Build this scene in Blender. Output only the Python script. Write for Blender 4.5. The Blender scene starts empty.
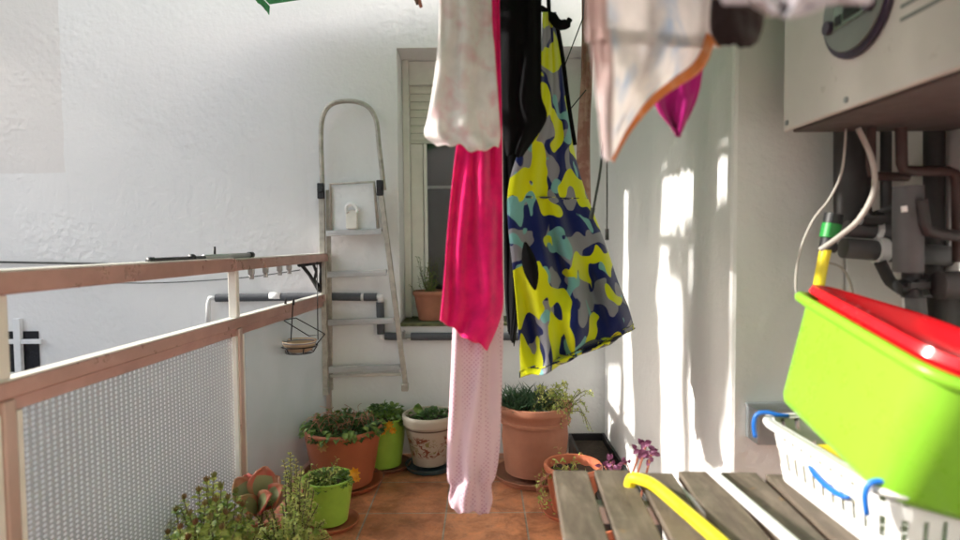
import bpy, bmesh, math, random
from mathutils import Vector, Matrix, Euler, noise
random.seed(7)
R = math.radians
scn = bpy.context.scene
COL = scn.collection

# ------------------------------------------------------------ camera
FPX = 610.0
cd = bpy.data.cameras.new('camera'); cam = bpy.data.objects.new('camera', cd); COL.objects.link(cam)
scn.camera = cam
cd.sensor_width = 36; cd.lens = FPX / 960 * 36
cd.clip_start = 0.02; cd.clip_end = 500
cam.matrix_world = Matrix.Translation((0, 0, 1.15)) @ (Matrix.Rotation(R(0.2), 4, 'Z') @ Matrix.Rotation(R(90 - 2.7), 4, 'X') @ Matrix.Rotation(R(-0.5), 4, 'Z'))
cd.dof.use_dof = True; cd.dof.focus_distance = 2.35; cd.dof.aperture_fstop = 1.9
CM = cam.matrix_world.copy(); C0 = CM.translation.copy(); C3 = CM.to_3x3()
def ray(px, py): return C3 @ Vector(((px - 480) / FPX, -(py - 270) / FPX, -1))
def P(px, py, d):            # the point seen at a photo pixel, d metres down the balcony
    r = ray(px, py); return C0 + r * (d / r.y)
def PZ(px, py, z=0.0):
    r = ray(px, py); return C0 + r * ((z - C0.z) / r.z)
def PXX(px, py, x):
    r = ray(px, py); return C0 + r * ((x - C0.x) / r.x)

# ------------------------------------------------------------ light
SUN_EL, SUN_Y = 28.0, 0.35     # height, degrees the beam drifts away from the camera
world = bpy.data.worlds.new('World'); scn.world = world; world.use_nodes = True
wn = world.node_tree; wn.nodes.clear()
sky = wn.nodes.new('ShaderNodeTexSky'); sky.sky_type = 'NISHITA'; sky.sun_disc = False
sky.sun_elevation = R(SUN_EL); sky.sun_rotation = R(270 - SUN_Y); sky.air_density = 1.0; sky.dust_density = 4.0; sky.ozone_density = .6
bg = wn.nodes.new('ShaderNodeBackground'); bg.inputs['Strength'].default_value = 0.15
wo = wn.nodes.new('ShaderNodeOutputWorld')
hs = wn.nodes.new('ShaderNodeHueSaturation'); hs.inputs['Saturation'].default_value = .55
wn.links.new(sky.outputs[0], hs.inputs['Color']); wn.links.new(hs.outputs[0], bg.inputs[0]); wn.links.new(bg.outputs[0], wo.inputs[0])
sl = bpy.data.lights.new('sun', 'SUN'); so = bpy.data.objects.new('sun', sl); COL.objects.link(so)
sl.energy = 2.7; sl.angle = R(0.8); sl.color = (1, .95, .87)
tr = Vector((math.cos(R(SUN_EL)) * math.cos(R(SUN_Y)), math.cos(R(SUN_EL)) * math.sin(R(SUN_Y)), -math.sin(R(SUN_EL))))
so.rotation_euler = (-tr).to_track_quat('Z', 'Y').to_euler(); so.location = (-4, 0, 5)
scn.view_settings.view_transform = 'Standard'; scn.view_settings.look = 'None'
scn.view_settings.gamma = 1; scn.view_settings.exposure = 1.50
scn.view_settings.use_curve_mapping = False

# ------------------------------------------------------------ materials
def newmat(name):
    m = bpy.data.materials.new(name); m.use_nodes = True
    nt = m.node_tree; b = nt.nodes['Principled BSDF']; return m, nt, b
def N(nt, t, **k):
    n = nt.nodes.new(t)
    for a, v in k.items():
        if a.startswith('i_'): n.inputs[a[2:]].default_value = v
        else: setattr(n, a, v)
    return n
def coords(nt, kind='Object', scale=(1, 1, 1), loc=(0, 0, 0), rot=(0, 0, 0)):
    tc = N(nt, 'ShaderNodeTexCoord'); mp = N(nt, 'ShaderNodeMapping')
    mp.inputs['Scale'].default_value = scale; mp.inputs['Location'].default_value = loc; mp.inputs['Rotation'].default_value = rot
    nt.links.new(tc.outputs[kind], mp.inputs[0]); return mp.outputs[0]
def ramp(nt, fac, stops, interp='LINEAR'):
    r = N(nt, 'ShaderNodeValToRGB'); r.color_ramp.interpolation = interp
    e = r.color_ramp.elements
    while len(e) < len(stops): e.new(0.5)
    for i, (p, c) in enumerate(stops):
        e[i].position = p; e[i].color = (*c, 1) if len(c) == 3 else c
    nt.links.new(fac, r.inputs[0]); return r.outputs[0]
def noi(nt, vec, scale, detail=4, rough=.55, dist=0):
    n = N(nt, 'ShaderNodeTexNoise'); n.inputs['Scale'].default_value = scale; n.inputs['Detail'].default_value = detail
    n.inputs['Roughness'].default_value = rough; n.inputs['Distortion'].default_value = dist
    nt.links.new(vec, n.inputs['Vector']); return n.outputs['Fac']
def bump(nt, b, h, strength=.3, dist=.002, prev=None):
    n = N(nt, 'ShaderNodeBump'); n.inputs['Strength'].default_value = strength; n.inputs['Distance'].default_value = dist
    nt.links.new(h, n.inputs['Height'])
    if prev: nt.links.new(prev, n.inputs['Normal'])
    nt.links.new(n.outputs[0], b.inputs['Normal']); return n.outputs[0]
def mixc(nt, fac, a, b_):
    m = N(nt, 'ShaderNodeMix', data_type='RGBA')
    if isinstance(fac, (int, float)): m.inputs[0].default_value = fac
    else: nt.links.new(fac, m.inputs[0])
    for s, v in ((6, a), (7, b_)):
        if isinstance(v, tuple): m.inputs[s].default_value = (*v, 1)
        else: nt.links.new(v, m.inputs[s])
    return m.outputs[2]

def plain(name, c, rough=.6, metal=0, var=.12, vscale=14, bmp=0, bscale=200, coat=0, spec=.5, trans=0, sub=0):
    m, nt, b = newmat(name)
    v = coords(nt)
    n = noi(nt, v, vscale, 5, .6)
    lo = tuple(max(0, x * (1 - var)) for x in c); hi = tuple(min(1, x * (1 + var)) for x in c)
    nt.links.new(ramp(nt, n, [(.3, lo), (.7, hi)]), b.inputs['Base Color'])
    b.inputs['Metallic'].default_value = metal
    nt.links.new(ramp(nt, noi(nt, v, 9, 6, .7), [(.3, (max(.05, rough - .12),) * 3), (.7, (min(1, rough + .15),) * 3)]), b.inputs['Roughness'])
    b.inputs['Coat Weight'].default_value = coat; b.inputs['Specular IOR Level'].default_value = spec
    if trans: b.inputs['Transmission Weight'].default_value = trans
    if bmp: bump(nt, b, noi(nt, v, bscale, 3), bmp, .003)
    return m
def fabric(name, c, c2=None, patt=20, lo=.45, hi=.55, wscale=900, var=.08, translucent=.25, fuzz=.5):
    m, nt, b = newmat(name); v = coords(nt)
    n = noi(nt, v, 30, 4)
    base = ramp(nt, n, [(.3, tuple(x * (1 - var) for x in c)), (.7, tuple(min(1, x * (1 + var)) for x in c))])
    if c2: base = mixc(nt, ramp(nt, noi(nt, v, patt, 3, .5, .4), [(lo, (0, 0, 0)), (hi, (1, 1, 1))]), base, c2)
    nt.links.new(base, b.inputs['Base Color'])
    b.inputs['Roughness'].default_value = .95; b.inputs['Specular IOR Level'].default_value = .1
    b.inputs['Sheen Weight'].default_value = .25
    bump(nt, b, noi(nt, v, wscale * .3, 2), fuzz, .002)
    if translucent:
        t = N(nt, 'ShaderNodeBsdfTranslucent'); nt.links.new(base, t.inputs[0])
        mx = N(nt, 'ShaderNodeMixShader'); mx.inputs[0].default_value = translucent
        out = nt.nodes['Material Output']
        nt.links.new(b.outputs[0], mx.inputs[1]); nt.links.new(t.outputs[0], mx.inputs[2]); nt.links.new(mx.outputs[0], out.inputs[0])
    return m

def plaster(name, c, patch=False):
    m, nt, b = newmat(name); v = coords(nt)
    big = noi(nt, v, .9, 4, .6); med = noi(nt, v, 7, 6, .65)
    col = ramp(nt, big, [(.3, tuple(x * .93 for x in c)), (.7, c)])
    col = mixc(nt, ramp(nt, med, [(.62, (0, 0, 0)), (.8, (.35, .35, .35))]), col, tuple(x * .84 for x in c))
    # rain streaks and grime
    st_ = noi(nt, coords(nt, 'Object', (9, 9, .7)), 1.0, 5, .65)
    col = mixc(nt, ramp(nt, st_, [(.58, (0, 0, 0)), (.8, (.28, .28, .28))]), col, tuple(x * .72 for x in c))
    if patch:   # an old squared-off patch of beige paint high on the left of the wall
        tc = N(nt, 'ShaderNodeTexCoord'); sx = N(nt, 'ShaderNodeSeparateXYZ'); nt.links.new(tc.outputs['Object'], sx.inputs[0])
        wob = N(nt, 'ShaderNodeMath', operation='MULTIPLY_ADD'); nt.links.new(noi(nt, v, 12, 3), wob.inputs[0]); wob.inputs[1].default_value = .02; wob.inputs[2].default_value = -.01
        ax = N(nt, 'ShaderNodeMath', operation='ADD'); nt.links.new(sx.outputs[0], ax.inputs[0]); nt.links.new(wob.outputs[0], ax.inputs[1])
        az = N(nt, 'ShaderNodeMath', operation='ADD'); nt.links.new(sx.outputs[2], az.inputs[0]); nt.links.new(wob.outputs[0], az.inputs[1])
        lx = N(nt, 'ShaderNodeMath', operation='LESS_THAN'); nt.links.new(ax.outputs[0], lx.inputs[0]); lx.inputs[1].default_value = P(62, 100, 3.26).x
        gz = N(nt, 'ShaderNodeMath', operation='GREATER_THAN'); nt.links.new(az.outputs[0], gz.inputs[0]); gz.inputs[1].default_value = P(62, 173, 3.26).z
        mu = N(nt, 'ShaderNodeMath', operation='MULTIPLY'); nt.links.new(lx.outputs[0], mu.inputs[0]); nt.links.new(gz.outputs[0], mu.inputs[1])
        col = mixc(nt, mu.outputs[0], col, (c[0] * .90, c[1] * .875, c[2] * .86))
    nt.links.new(col, b.inputs['Base Color'])
    b.inputs['Roughness'].default_value = .85; b.inputs['Specular IOR Level'].default_value = .25
    n1 = bump(nt, b, noi(nt, v, 5, 5, .6, .3), .13, .02)
    n2 = bump(nt, b, noi(nt, v, 34, 5, .65), .38, .008, n1)
    v2 = N(nt, 'ShaderNodeTexVoronoi', feature='SMOOTH_F1'); v2.inputs['Scale'].default_value = 34; nt.links.new(v, v2.inputs['Vector'])
    mask = N(nt, 'ShaderNodeMath', operation='MULTIPLY'); nt.links.new(ramp(nt, noi(nt, v, 2.3, 3), [(.48, (0, 0, 0)), (.62, (1, 1, 1))]), mask.inputs[0]); nt.links.new(v2.outputs['Distance'], mask.inputs[1])
    bump(nt, b, mask.outputs[0], .35, .012, n2)
    return m

M = {}
M['wall'] = plaster('white_plaster', (.80, .795, .79), True)
M['wall2'] = plaster('white_plaster_side', (.79, .785, .77))
M['cream'] = plain('cream_paint', (.78, .77, .72), .5, var=.05)
M['shutter'] = plain('cream_shutter', (.74, .73, .66), .45, var=.05)
M['rosy'] = plain('rosy_anodised_metal', (.46, .27, .23), .33, .35, var=.18, vscale=6)
M['post'] = plain('pale_rosy_metal', (.50, .37, .32), .35, .3, var=.1, vscale=6)
M['postwhite'] = plain('cream_metal', (.74, .72, .66), .4, .1, var=.06)
M['alu'] = plain('worn_aluminium', (.42, .39, .34), .45, .5, var=.25, vscale=25)
M['alulight'] = plain('pale_aluminium', (.44, .44, .44), .45, .5, var=.12)
M['black'] = plain('black_plastic', (.012, .012, .014), .5)
M['blackwire'] = plain('black_wire', (.01, .01, .012), .4, .3)
M['foam'] = plain('grey_foam', (.085, .09, .10), .9, var=.15, bmp=.3)
M['whiteplastic'] = plain('white_plastic', (.78, .78, .77), .35, var=.03, spec=.4)
M['whitepaint'] = plain('white_enamel', (.78, .79, .80), .3, var=.04)
M['terracotta'] = plain('terracotta_plastic', (.37, .105, .045), .5, var=.12, vscale=9, bmp=.1)
M['terracotta2'] = plain('terracotta_clay', (.35, .14, .08), .7, var=.15, vscale=7, bmp=.2)
M['brick'] = plain('brick_red_plastic', (.46, .13, .06), .5, var=.12)
M['saucerbrown'] = plain('brown_saucer', (.24, .10, .06), .6, var=.2)
M['green'] = plain('lime_green_pot', (.30, .50, .06), .35, var=.08)
M['bin'] = plain('lime_green_plastic', (.22, .48, .03), .3, var=.03, vscale=4, sub=.1)
M['red'] = plain('red_plastic', (.74, .012, .02), .2, var=.04)
M['teal'] = plain('dark_teal_saucer', (.03, .06, .07), .4)
M['soil'] = plain('potting_soil', (.045, .03, .02), .95, var=.5, vscale=60, bmp=1, bscale=120)
M['pebble'] = plain('pale_pebbles', (.35, .27, .22), .8, var=.7, vscale=70, bmp=1, bscale=90)
M['yellow'] = plain('yellow_plastic', (.90, .72, .02), .3, var=.03)
M['blue'] = plain('blue_plastic', (.01, .13, .50), .35)
M['rod'] = plain('dark_rod', (.05, .045, .05), .4, .3)
M['copper'] = plain('dark_painted_pipe', (.055, .028, .024), .5, .1)
M['greypipe'] = plain('grey_pipe', (.085, .085, .088), .6)
M['darkpipe'] = plain('charcoal_pipe', (.03, .028, .028), .6)
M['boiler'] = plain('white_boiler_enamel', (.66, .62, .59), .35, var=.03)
M['boilerunder'] = plain('boiler_underside_shade', (.10, .085, .08), .6)  # shade beneath the boiler put into this dark colour
M['boilergrey'] = plain('grey_boiler_panel', (.20, .22, .21), .35)
M['boilerrim'] = plain('dark_violet_trim', (.045, .03, .06), .35)
M['lcd'] = plain('green_grey_display', (.16, .22, .17), .15)
M['galv'] = plain('galvanised_sheet', (.33, .36, .38), .4, .7, var=.15)
M['awning'] = fabric('green_awning_cloth', (.10, .42, .18), translucent=.45)
M['glassdark'], nt, b = newmat('window_glass')
b.inputs['Base Color'].default_value = (.9, .93, .92, 1); b.inputs['Roughness'].default_value = .03; b.inputs['Transmission Weight'].default_value = 1; b.inputs['IOR'].default_value = 1.45
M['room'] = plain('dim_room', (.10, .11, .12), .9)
m, nt, b = newmat('tiled_roof_reflection'); M['roofreflection'] = m  # brick colours of the tiled roof mirrored in the window
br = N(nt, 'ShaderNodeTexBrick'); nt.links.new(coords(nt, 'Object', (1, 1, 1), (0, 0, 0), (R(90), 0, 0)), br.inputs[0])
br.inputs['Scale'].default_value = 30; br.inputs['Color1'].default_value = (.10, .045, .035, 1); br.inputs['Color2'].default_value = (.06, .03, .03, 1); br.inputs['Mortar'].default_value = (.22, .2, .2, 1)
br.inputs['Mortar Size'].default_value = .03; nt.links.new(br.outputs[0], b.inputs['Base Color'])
M['moss'] = plain('mossy_sill', (.10, .105, .045), .9, var=.5, vscale=20, bmp=.6)
M['shelfwhite'] = plain('white_gloss', (.8, .8, .8), .3)

# textured glass of the railing
m, nt, b = newmat('embossed_glass'); M['emboss'] = m
v = coords(nt, 'Object')
sx = N(nt, 'ShaderNodeSeparateXYZ'); nt.links.new(v, sx.inputs[0])
def sinn(sock, k):
    a = N(nt, 'ShaderNodeMath', operation='MULTIPLY'); nt.links.new(sock, a.inputs[0]); a.inputs[1].default_value = k
    s = N(nt, 'ShaderNodeMath', operation='SINE'); nt.links.new(a.outputs[0], s.inputs[0]); return s.outputs[0]
pr = N(nt, 'ShaderNodeMath', operation='ADD'); nt.links.new(sinn(sx.outputs[1], 2 * math.pi / .019), pr.inputs[0]); nt.links.new(sinn(sx.outputs[2], 2 * math.pi / .012), pr.inputs[1])
b.inputs['Base Color'].default_value = (.86, .90, .92, 1); b.inputs['Roughness'].default_value = .28; b.inputs['Transmission Weight'].default_value = 1
b.inputs['IOR'].default_value = 1.3
bump(nt, b, pr.outputs[0], .6, .002)
pc = N(nt, 'ShaderNodeMath', operation='MULTIPLY_ADD'); nt.links.new(pr.outputs[0], pc.inputs[0]); pc.inputs[1].default_value = .25; pc.inputs[2].default_value = .5
df = N(nt, 'ShaderNodeBsdfDiffuse'); nt.links.new(ramp(nt, pc.outputs[0], [(.2, (.40, .42, .43)), (.8, (.56, .585, .60))]), df.inputs[0])
tp = N(nt, 'ShaderNodeBsdfTransparent'); tp.inputs[0].default_value = (.95, .97, 1, 1)
m1 = N(nt, 'ShaderNodeMixShader'); m1.inputs[0].default_value = .35; nt.links.new(b.outputs[0], m1.inputs[1]); nt.links.new(df.outputs[0], m1.inputs[2])
m2 = N(nt, 'ShaderNodeMixShader'); m2.inputs[0].default_value = .28; nt.links.new(m1.outputs[0], m2.inputs[1]); nt.links.new(tp.outputs[0], m2.inputs[2])
nt.links.new(m2.outputs[0], nt.nodes['Material Output'].inputs[0])

# smoother milky pane at the far end
m, nt, b = newmat('milky_glass'); M['milky'] = m
b.inputs['Base Color'].default_value = (.78, .84, .86, 1); b.inputs['Roughness'].default_value = .4; b.inputs['Transmission Weight'].default_value = 1; b.inputs['IOR'].default_value = 1.2
df = N(nt, 'ShaderNodeBsdfDiffuse'); nt.links.new(ramp(nt, noi(nt, coords(nt), 2.5, 3), [(.3, (.40, .44, .46)), (.7, (.50, .54, .56))]), df.inputs[0])
tp = N(nt, 'ShaderNodeBsdfTransparent')
m1 = N(nt, 'ShaderNodeMixShader'); m1.inputs[0].default_value = .5; nt.links.new(b.outputs[0], m1.inputs[1]); nt.links.new(df.outputs[0], m1.inputs[2])
m2 = N(nt, 'ShaderNodeMixShader'); m2.inputs[0].default_value = .12; nt.links.new(m1.outputs[0], m2.inputs[1]); nt.links.new(tp.outputs[0], m2.inputs[2])
nt.links.new(m2.outputs[0], nt.nodes['Material Output'].inputs[0])

# terracotta floor tiles
m, nt, b = newmat('terracotta_floor'); M['floor'] = m
TS = .3333
g0 = PZ(442.5, 540); g1 = PZ(440, 513)
v = coords(nt, 'Object', (1 / TS, 1 / TS, 1), (-g0.x / TS, -g1.y / TS, 0))
br = N(nt, 'ShaderNodeTexBrick'); br.offset = 0; br.squash = 1
nt.links.new(v, br.inputs[0]); br.inputs['Scale'].default_value = 1
br.inputs['Brick Width'].default_value = 1; br.inputs['Row Height'].default_value = 1
br.inputs['Mortar Size'].default_value = .013; br.inputs['Mortar Smooth'].default_value = .3
br.inputs['Color1'].default_value = (.53, .215, .105, 1); br.inputs['Color2'].default_value = (.45, .165, .08, 1); br.inputs['Mortar'].default_value = (.34, .29, .24, 1)
vv = coords(nt)
blot = ramp(nt, noi(nt, vv, 9, 6, .7, .4), [(.38, (.6, .55, .5)), (.55, (1, 1, 1)), (.72, (1.35, 1.3, 1.2))])
mm = N(nt, 'ShaderNodeMix', data_type='RGBA', blend_type='MULTIPLY'); mm.inputs[0].default_value = 1
nt.links.new(br.outputs[0], mm.inputs[6]); nt.links.new(blot, mm.inputs[7])
dirt = ramp(nt, noi(nt, vv, 28, 5, .7), [(.55, (0, 0, 0)), (.75, (.5, .5, .5))])
nt.links.new(mixc(nt, dirt, mm.outputs[2], (.10, .06, .045)), b.inputs['Base Color'])
nt.links.new(ramp(nt, noi(nt, vv, 12, 4), [(.3, (.3, .3, .3)), (.7, (.6, .6, .6))]), b.inputs['Roughness'])
inv = N(nt, 'ShaderNodeMath', operation='SUBTRACT'); inv.inputs[0].default_value = 1; nt.links.new(br.outputs['Fac'], inv.inputs[1])
n1 = bump(nt, b, inv.outputs[0], .8, .004); bump(nt, b, noi(nt, vv, 40, 4), .25, .004, n1)

# weathered planks
m, nt, b = newmat('weathered_wood'); M['wood'] = m
v = coords(nt, 'Object', (26, 5.0, 26)); v1 = coords(nt)
col = ramp(nt, noi(nt, v, 1.6, 7, .7, .6), [(.25, (.05, .037, .026)), (.5, (.115, .09, .066)), (.75, (.19, .155, .12))])
col = mixc(nt, ramp(nt, noi(nt, v1, 11, 5, .6), [(.5, (0, 0, 0)), (.72, (.7, .7, .7))]), col, (.055, .05, .032))
col = mixc(nt, ramp(nt, noi(nt, v1, 24, 3, .6), [(.66, (0, 0, 0)), (.76, (.8, .8, .8))]), col, (.20, .12, .04))
nt.links.new(col, b.inputs['Base Color']); b.inputs['Roughness'].default_value = .8
bump(nt, b, noi(nt, v, 2.2, 6, .7), .5, .004)
M['woodend'] = plain('cut_wood', (.33, .22, .14), .8, var=.2)

# fabrics
M['hotpink'] = fabric('hot_pink_terry', (.80, .012, .16), var=.15, translucent=.18, fuzz=.9, wscale=700)
M['whitepink'] = fabric('white_pink_print', (.80, .77, .76), (.72, .42, .46), 22, .5, .8, translucent=.3)
M['blackcloth'] = fabric('black_cloth', (.006, .006, .007), translucent=0); M['blackcloth'].node_tree.nodes['Principled BSDF'].inputs['Sheen Weight'].default_value = 0
M['terry'] = fabric('white_terry', (.80, .76, .75), (.42, .52, .66), 14, .50, .72, fuzz=.9, wscale=500, translucent=.5)
M['terrypink'] = fabric('pinkish_terry', (.56, .38, .36), (.42, .36, .36), 11, .5, .7, fuzz=.9, wscale=500, translucent=.25)
M['orange'] = fabric('orange_binding', (.68, .23, .07), (.70, .36, .20), 30, .5, .7, translucent=.2)
M['magenta'] = fabric('magenta_cloth', (.46, .015, .20), translucent=.3)
M['brownblack'] = fabric('dark_brown_sock', (.025, .014, .014), translucent=0)
M['lilac'] = fabric('lilac_white_cloth', (.60, .56, .62), (.24, .10, .40), 9, .56, .66, translucent=.3)
M['shade_sheet'] = fabric('white_shade_cloth', (.78, .78, .78), translucent=.05)  # cloth of the added sheets that shade the side wall
M['redbrown'] = fabric('red_brown_strap', (.27, .13, .10), (.38, .23, .18), 24, .45, .65, translucent=.1)
M['cord'] = plain('dark_cord', (.04, .045, .04), .8)
M['cordpale'] = plain('pale_cord', (.45, .42, .38), .8)
# pale pink with rows of tiny dots
m = fabric('pale_pink_dotted', (.80, .53, .60), translucent=.22); M['palepink'] = m
nt = m.node_tree; b = nt.nodes['Principled BSDF']
vo = N(nt, 'ShaderNodeTexVoronoi'); vo.inputs['Scale'].default_value = 125; vo.inputs['Randomness'].default_value = .1
nt.links.new(coords(nt, 'Object', (1, .4, 1), (0, 0, 0), (0, R(45), 0)), vo.inputs['Vector'])
nt.links.new(mixc(nt, ramp(nt, vo.outputs['Distance'], [(.22, (1, 1, 1)), (.34, (0, 0, 0))]), (.77, .57, .65), (.55, .28, .40)), b.inputs['Base Color'])
# camouflage: blobs of yellow, aqua and grey on navy
def camo(name, seed=0):
    m = fabric(name, (.012, .02, .12), translucent=.1); nt = m.node_tree; b = nt.nodes['Principled BSDF']
    col = (.010, .018, .11)
    def layer(col, loc, sc, t, c, st=(1, .6, .8)):
        f = noi(nt, coords(nt, 'Object', st, loc), sc, 0.6, .4, .35)
        return mixc(nt, ramp(nt, f, [(t, (0, 0, 0)), (t + .004, (1, 1, 1))]), col, c)
    col = layer(col, (3 + seed, 1, 2), 16, .53, (.25, .25, .29))
    col = layer(col, (9 + seed, 4, 2), 17, .62, (.18, .42, .42))
    col = layer(col, (1 + seed, 7, 5.3), 15, .53, (.66, .70, .008))
    nt.links.new(col, b.inputs['Base Color'])
    return m
M['camo'] = camo('yellow_navy_camouflage'); M['camodark'] = fabric('dark_hem_dashes', (.012, .016, .05), (.62, .66, .01), 24, .56, .565, translucent=0)
# decorated pot: cream with painted red-brown flower sprigs
m, nt, b = newmat('painted_cream_pot'); M['painted'] = m
tc = N(nt, 'ShaderNodeTexCoord'); sx = N(nt, 'ShaderNodeSeparateXYZ'); nt.links.new(tc.outputs['Object'], sx.inputs[0])
at = N(nt, 'ShaderNodeMath', operation='ARCTAN2'); nt.links.new(sx.outputs[1], at.inputs[0]); nt.links.new(sx.outputs[0], at.inputs[1])
cb = N(nt, 'ShaderNodeCombineXYZ'); nt.links.new(at.outputs[0], cb.inputs[0]); nt.links.new(sx.outputs[2], cb.inputs[1])
def band(lo, hi, lo2, hi2, val):
    return ramp(nt, val, [(lo, (0, 0, 0)), (hi, (1, 1, 1)), (lo2, (1, 1, 1)), (hi2, (0, 0, 0))])
def scalez(k):
    s = N(nt, 'ShaderNodeMath', operation='MULTIPLY'); nt.links.new(sx.outputs[2], s.inputs[0]); s.inputs[1].default_value = k; return s.outputs[0]
zz = scalez(1 / .26)
mp = N(nt, 'ShaderNodeMapping'); nt.links.new(cb.outputs[0], mp.inputs[0]); mp.inputs['Scale'].default_value = (1.1, 11, 1)
fl = noi(nt, mp.outputs[0], 2.2, 3, .6, 1.2)
spr = N(nt, 'ShaderNodeMath', operation='MULTIPLY'); nt.links.new(ramp(nt, fl, [(.54, (0, 0, 0)), (.57, (1, 1, 1))]), spr.inputs[0]); nt.links.new(band(.18, .24, .58, .64, zz), spr.inputs[1])
c1 = mixc(nt, spr.outputs[0], (.46, .39, .31), (.22, .06, .03))
c1 = mixc(nt, band(.715, .725, .745, .755, zz), c1, (.10, .06, .05))
spr2 = N(nt, 'ShaderNodeMath', operation='MULTIPLY'); nt.links.new(ramp(nt, fl, [(.40, (1, 1, 1)), (.43, (0, 0, 0))]), spr2.inputs[0]); nt.links.new(band(.22, .3, .5, .6, zz), spr2.inputs[1])
c1 = mixc(nt, spr2.outputs[0], c1, (.25, .20, .08))
nt.links.new(c1, b.inputs['Base Color']); b.inputs['Roughness'].default_value = .4

def leafmat(name, c, c2, scale=30, trans=.3, rough=.45):
    m, nt, b = newmat(name); v = coords(nt)
    col = ramp(nt, noi(nt, v, scale, 3), [(.35, c), (.65, c2)])
    nt.links.new(col, b.inputs['Base Color']); b.inputs['Roughness'].default_value = rough
    t = N(nt, 'ShaderNodeBsdfTranslucent'); nt.links.new(col, t.inputs[0])
    mx = N(nt, 'ShaderNodeMixShader'); mx.inputs[0].default_value = trans
    nt.links.new(b.outputs[0], mx.inputs[1]); nt.links.new(t.outputs[0], mx.inputs[2]); nt.links.new(mx.outputs[0], nt.nodes['Material Output'].inputs[0])
    return m
M['leafdark'] = leafmat('dark_green_leaves', (.025, .07, .015), (.08, .15, .035))
M['leafyellow'] = leafmat('yellow_green_leaves', (.22, .32, .05), (.55, .54, .17))
M['leafmid'] = leafmat('mid_green_leaves', (.06, .14, .02), (.20, .28, .055))
M['leafred'] = leafmat('red_edged_paddle', (.55, .10, .07), (.36, .30, .14), 9)
M['leafredtip'] = leafmat('reddish_tips', (.20, .09, .04), (.16, .20, .05), 14)
M['leafpurple'] = leafmat('purple_leaves', (.12, .02, .07), (.42, .16, .30), 40)
M['leafolive'] = leafmat('olive_fleshy_leaves', (.10, .19, .03), (.42, .44, .10), 22)
M['leafrim'] = leafmat('green_paddle_centre', (.30, .30, .14), (.22, .26, .12), 9)
M['grassy'] = leafmat('dark_spiky_leaves', (.02, .055, .025), (.05, .10, .04))
M['petal'] = leafmat('orange_yellow_petals', (.80, .30, .01), (.85, .50, .02))
M['deadleaf'] = leafmat('dead_orange_leaf', (.45, .20, .05), (.55, .30, .10))
M['stem'] = plain('brown_stem', (.12, .10, .05), .7)
M['stemred'] = plain('reddish_stem', (.35, .13, .08), .6)
M['asphalt'] = plain('asphalt', (.12, .12, .12), .9)

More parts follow.
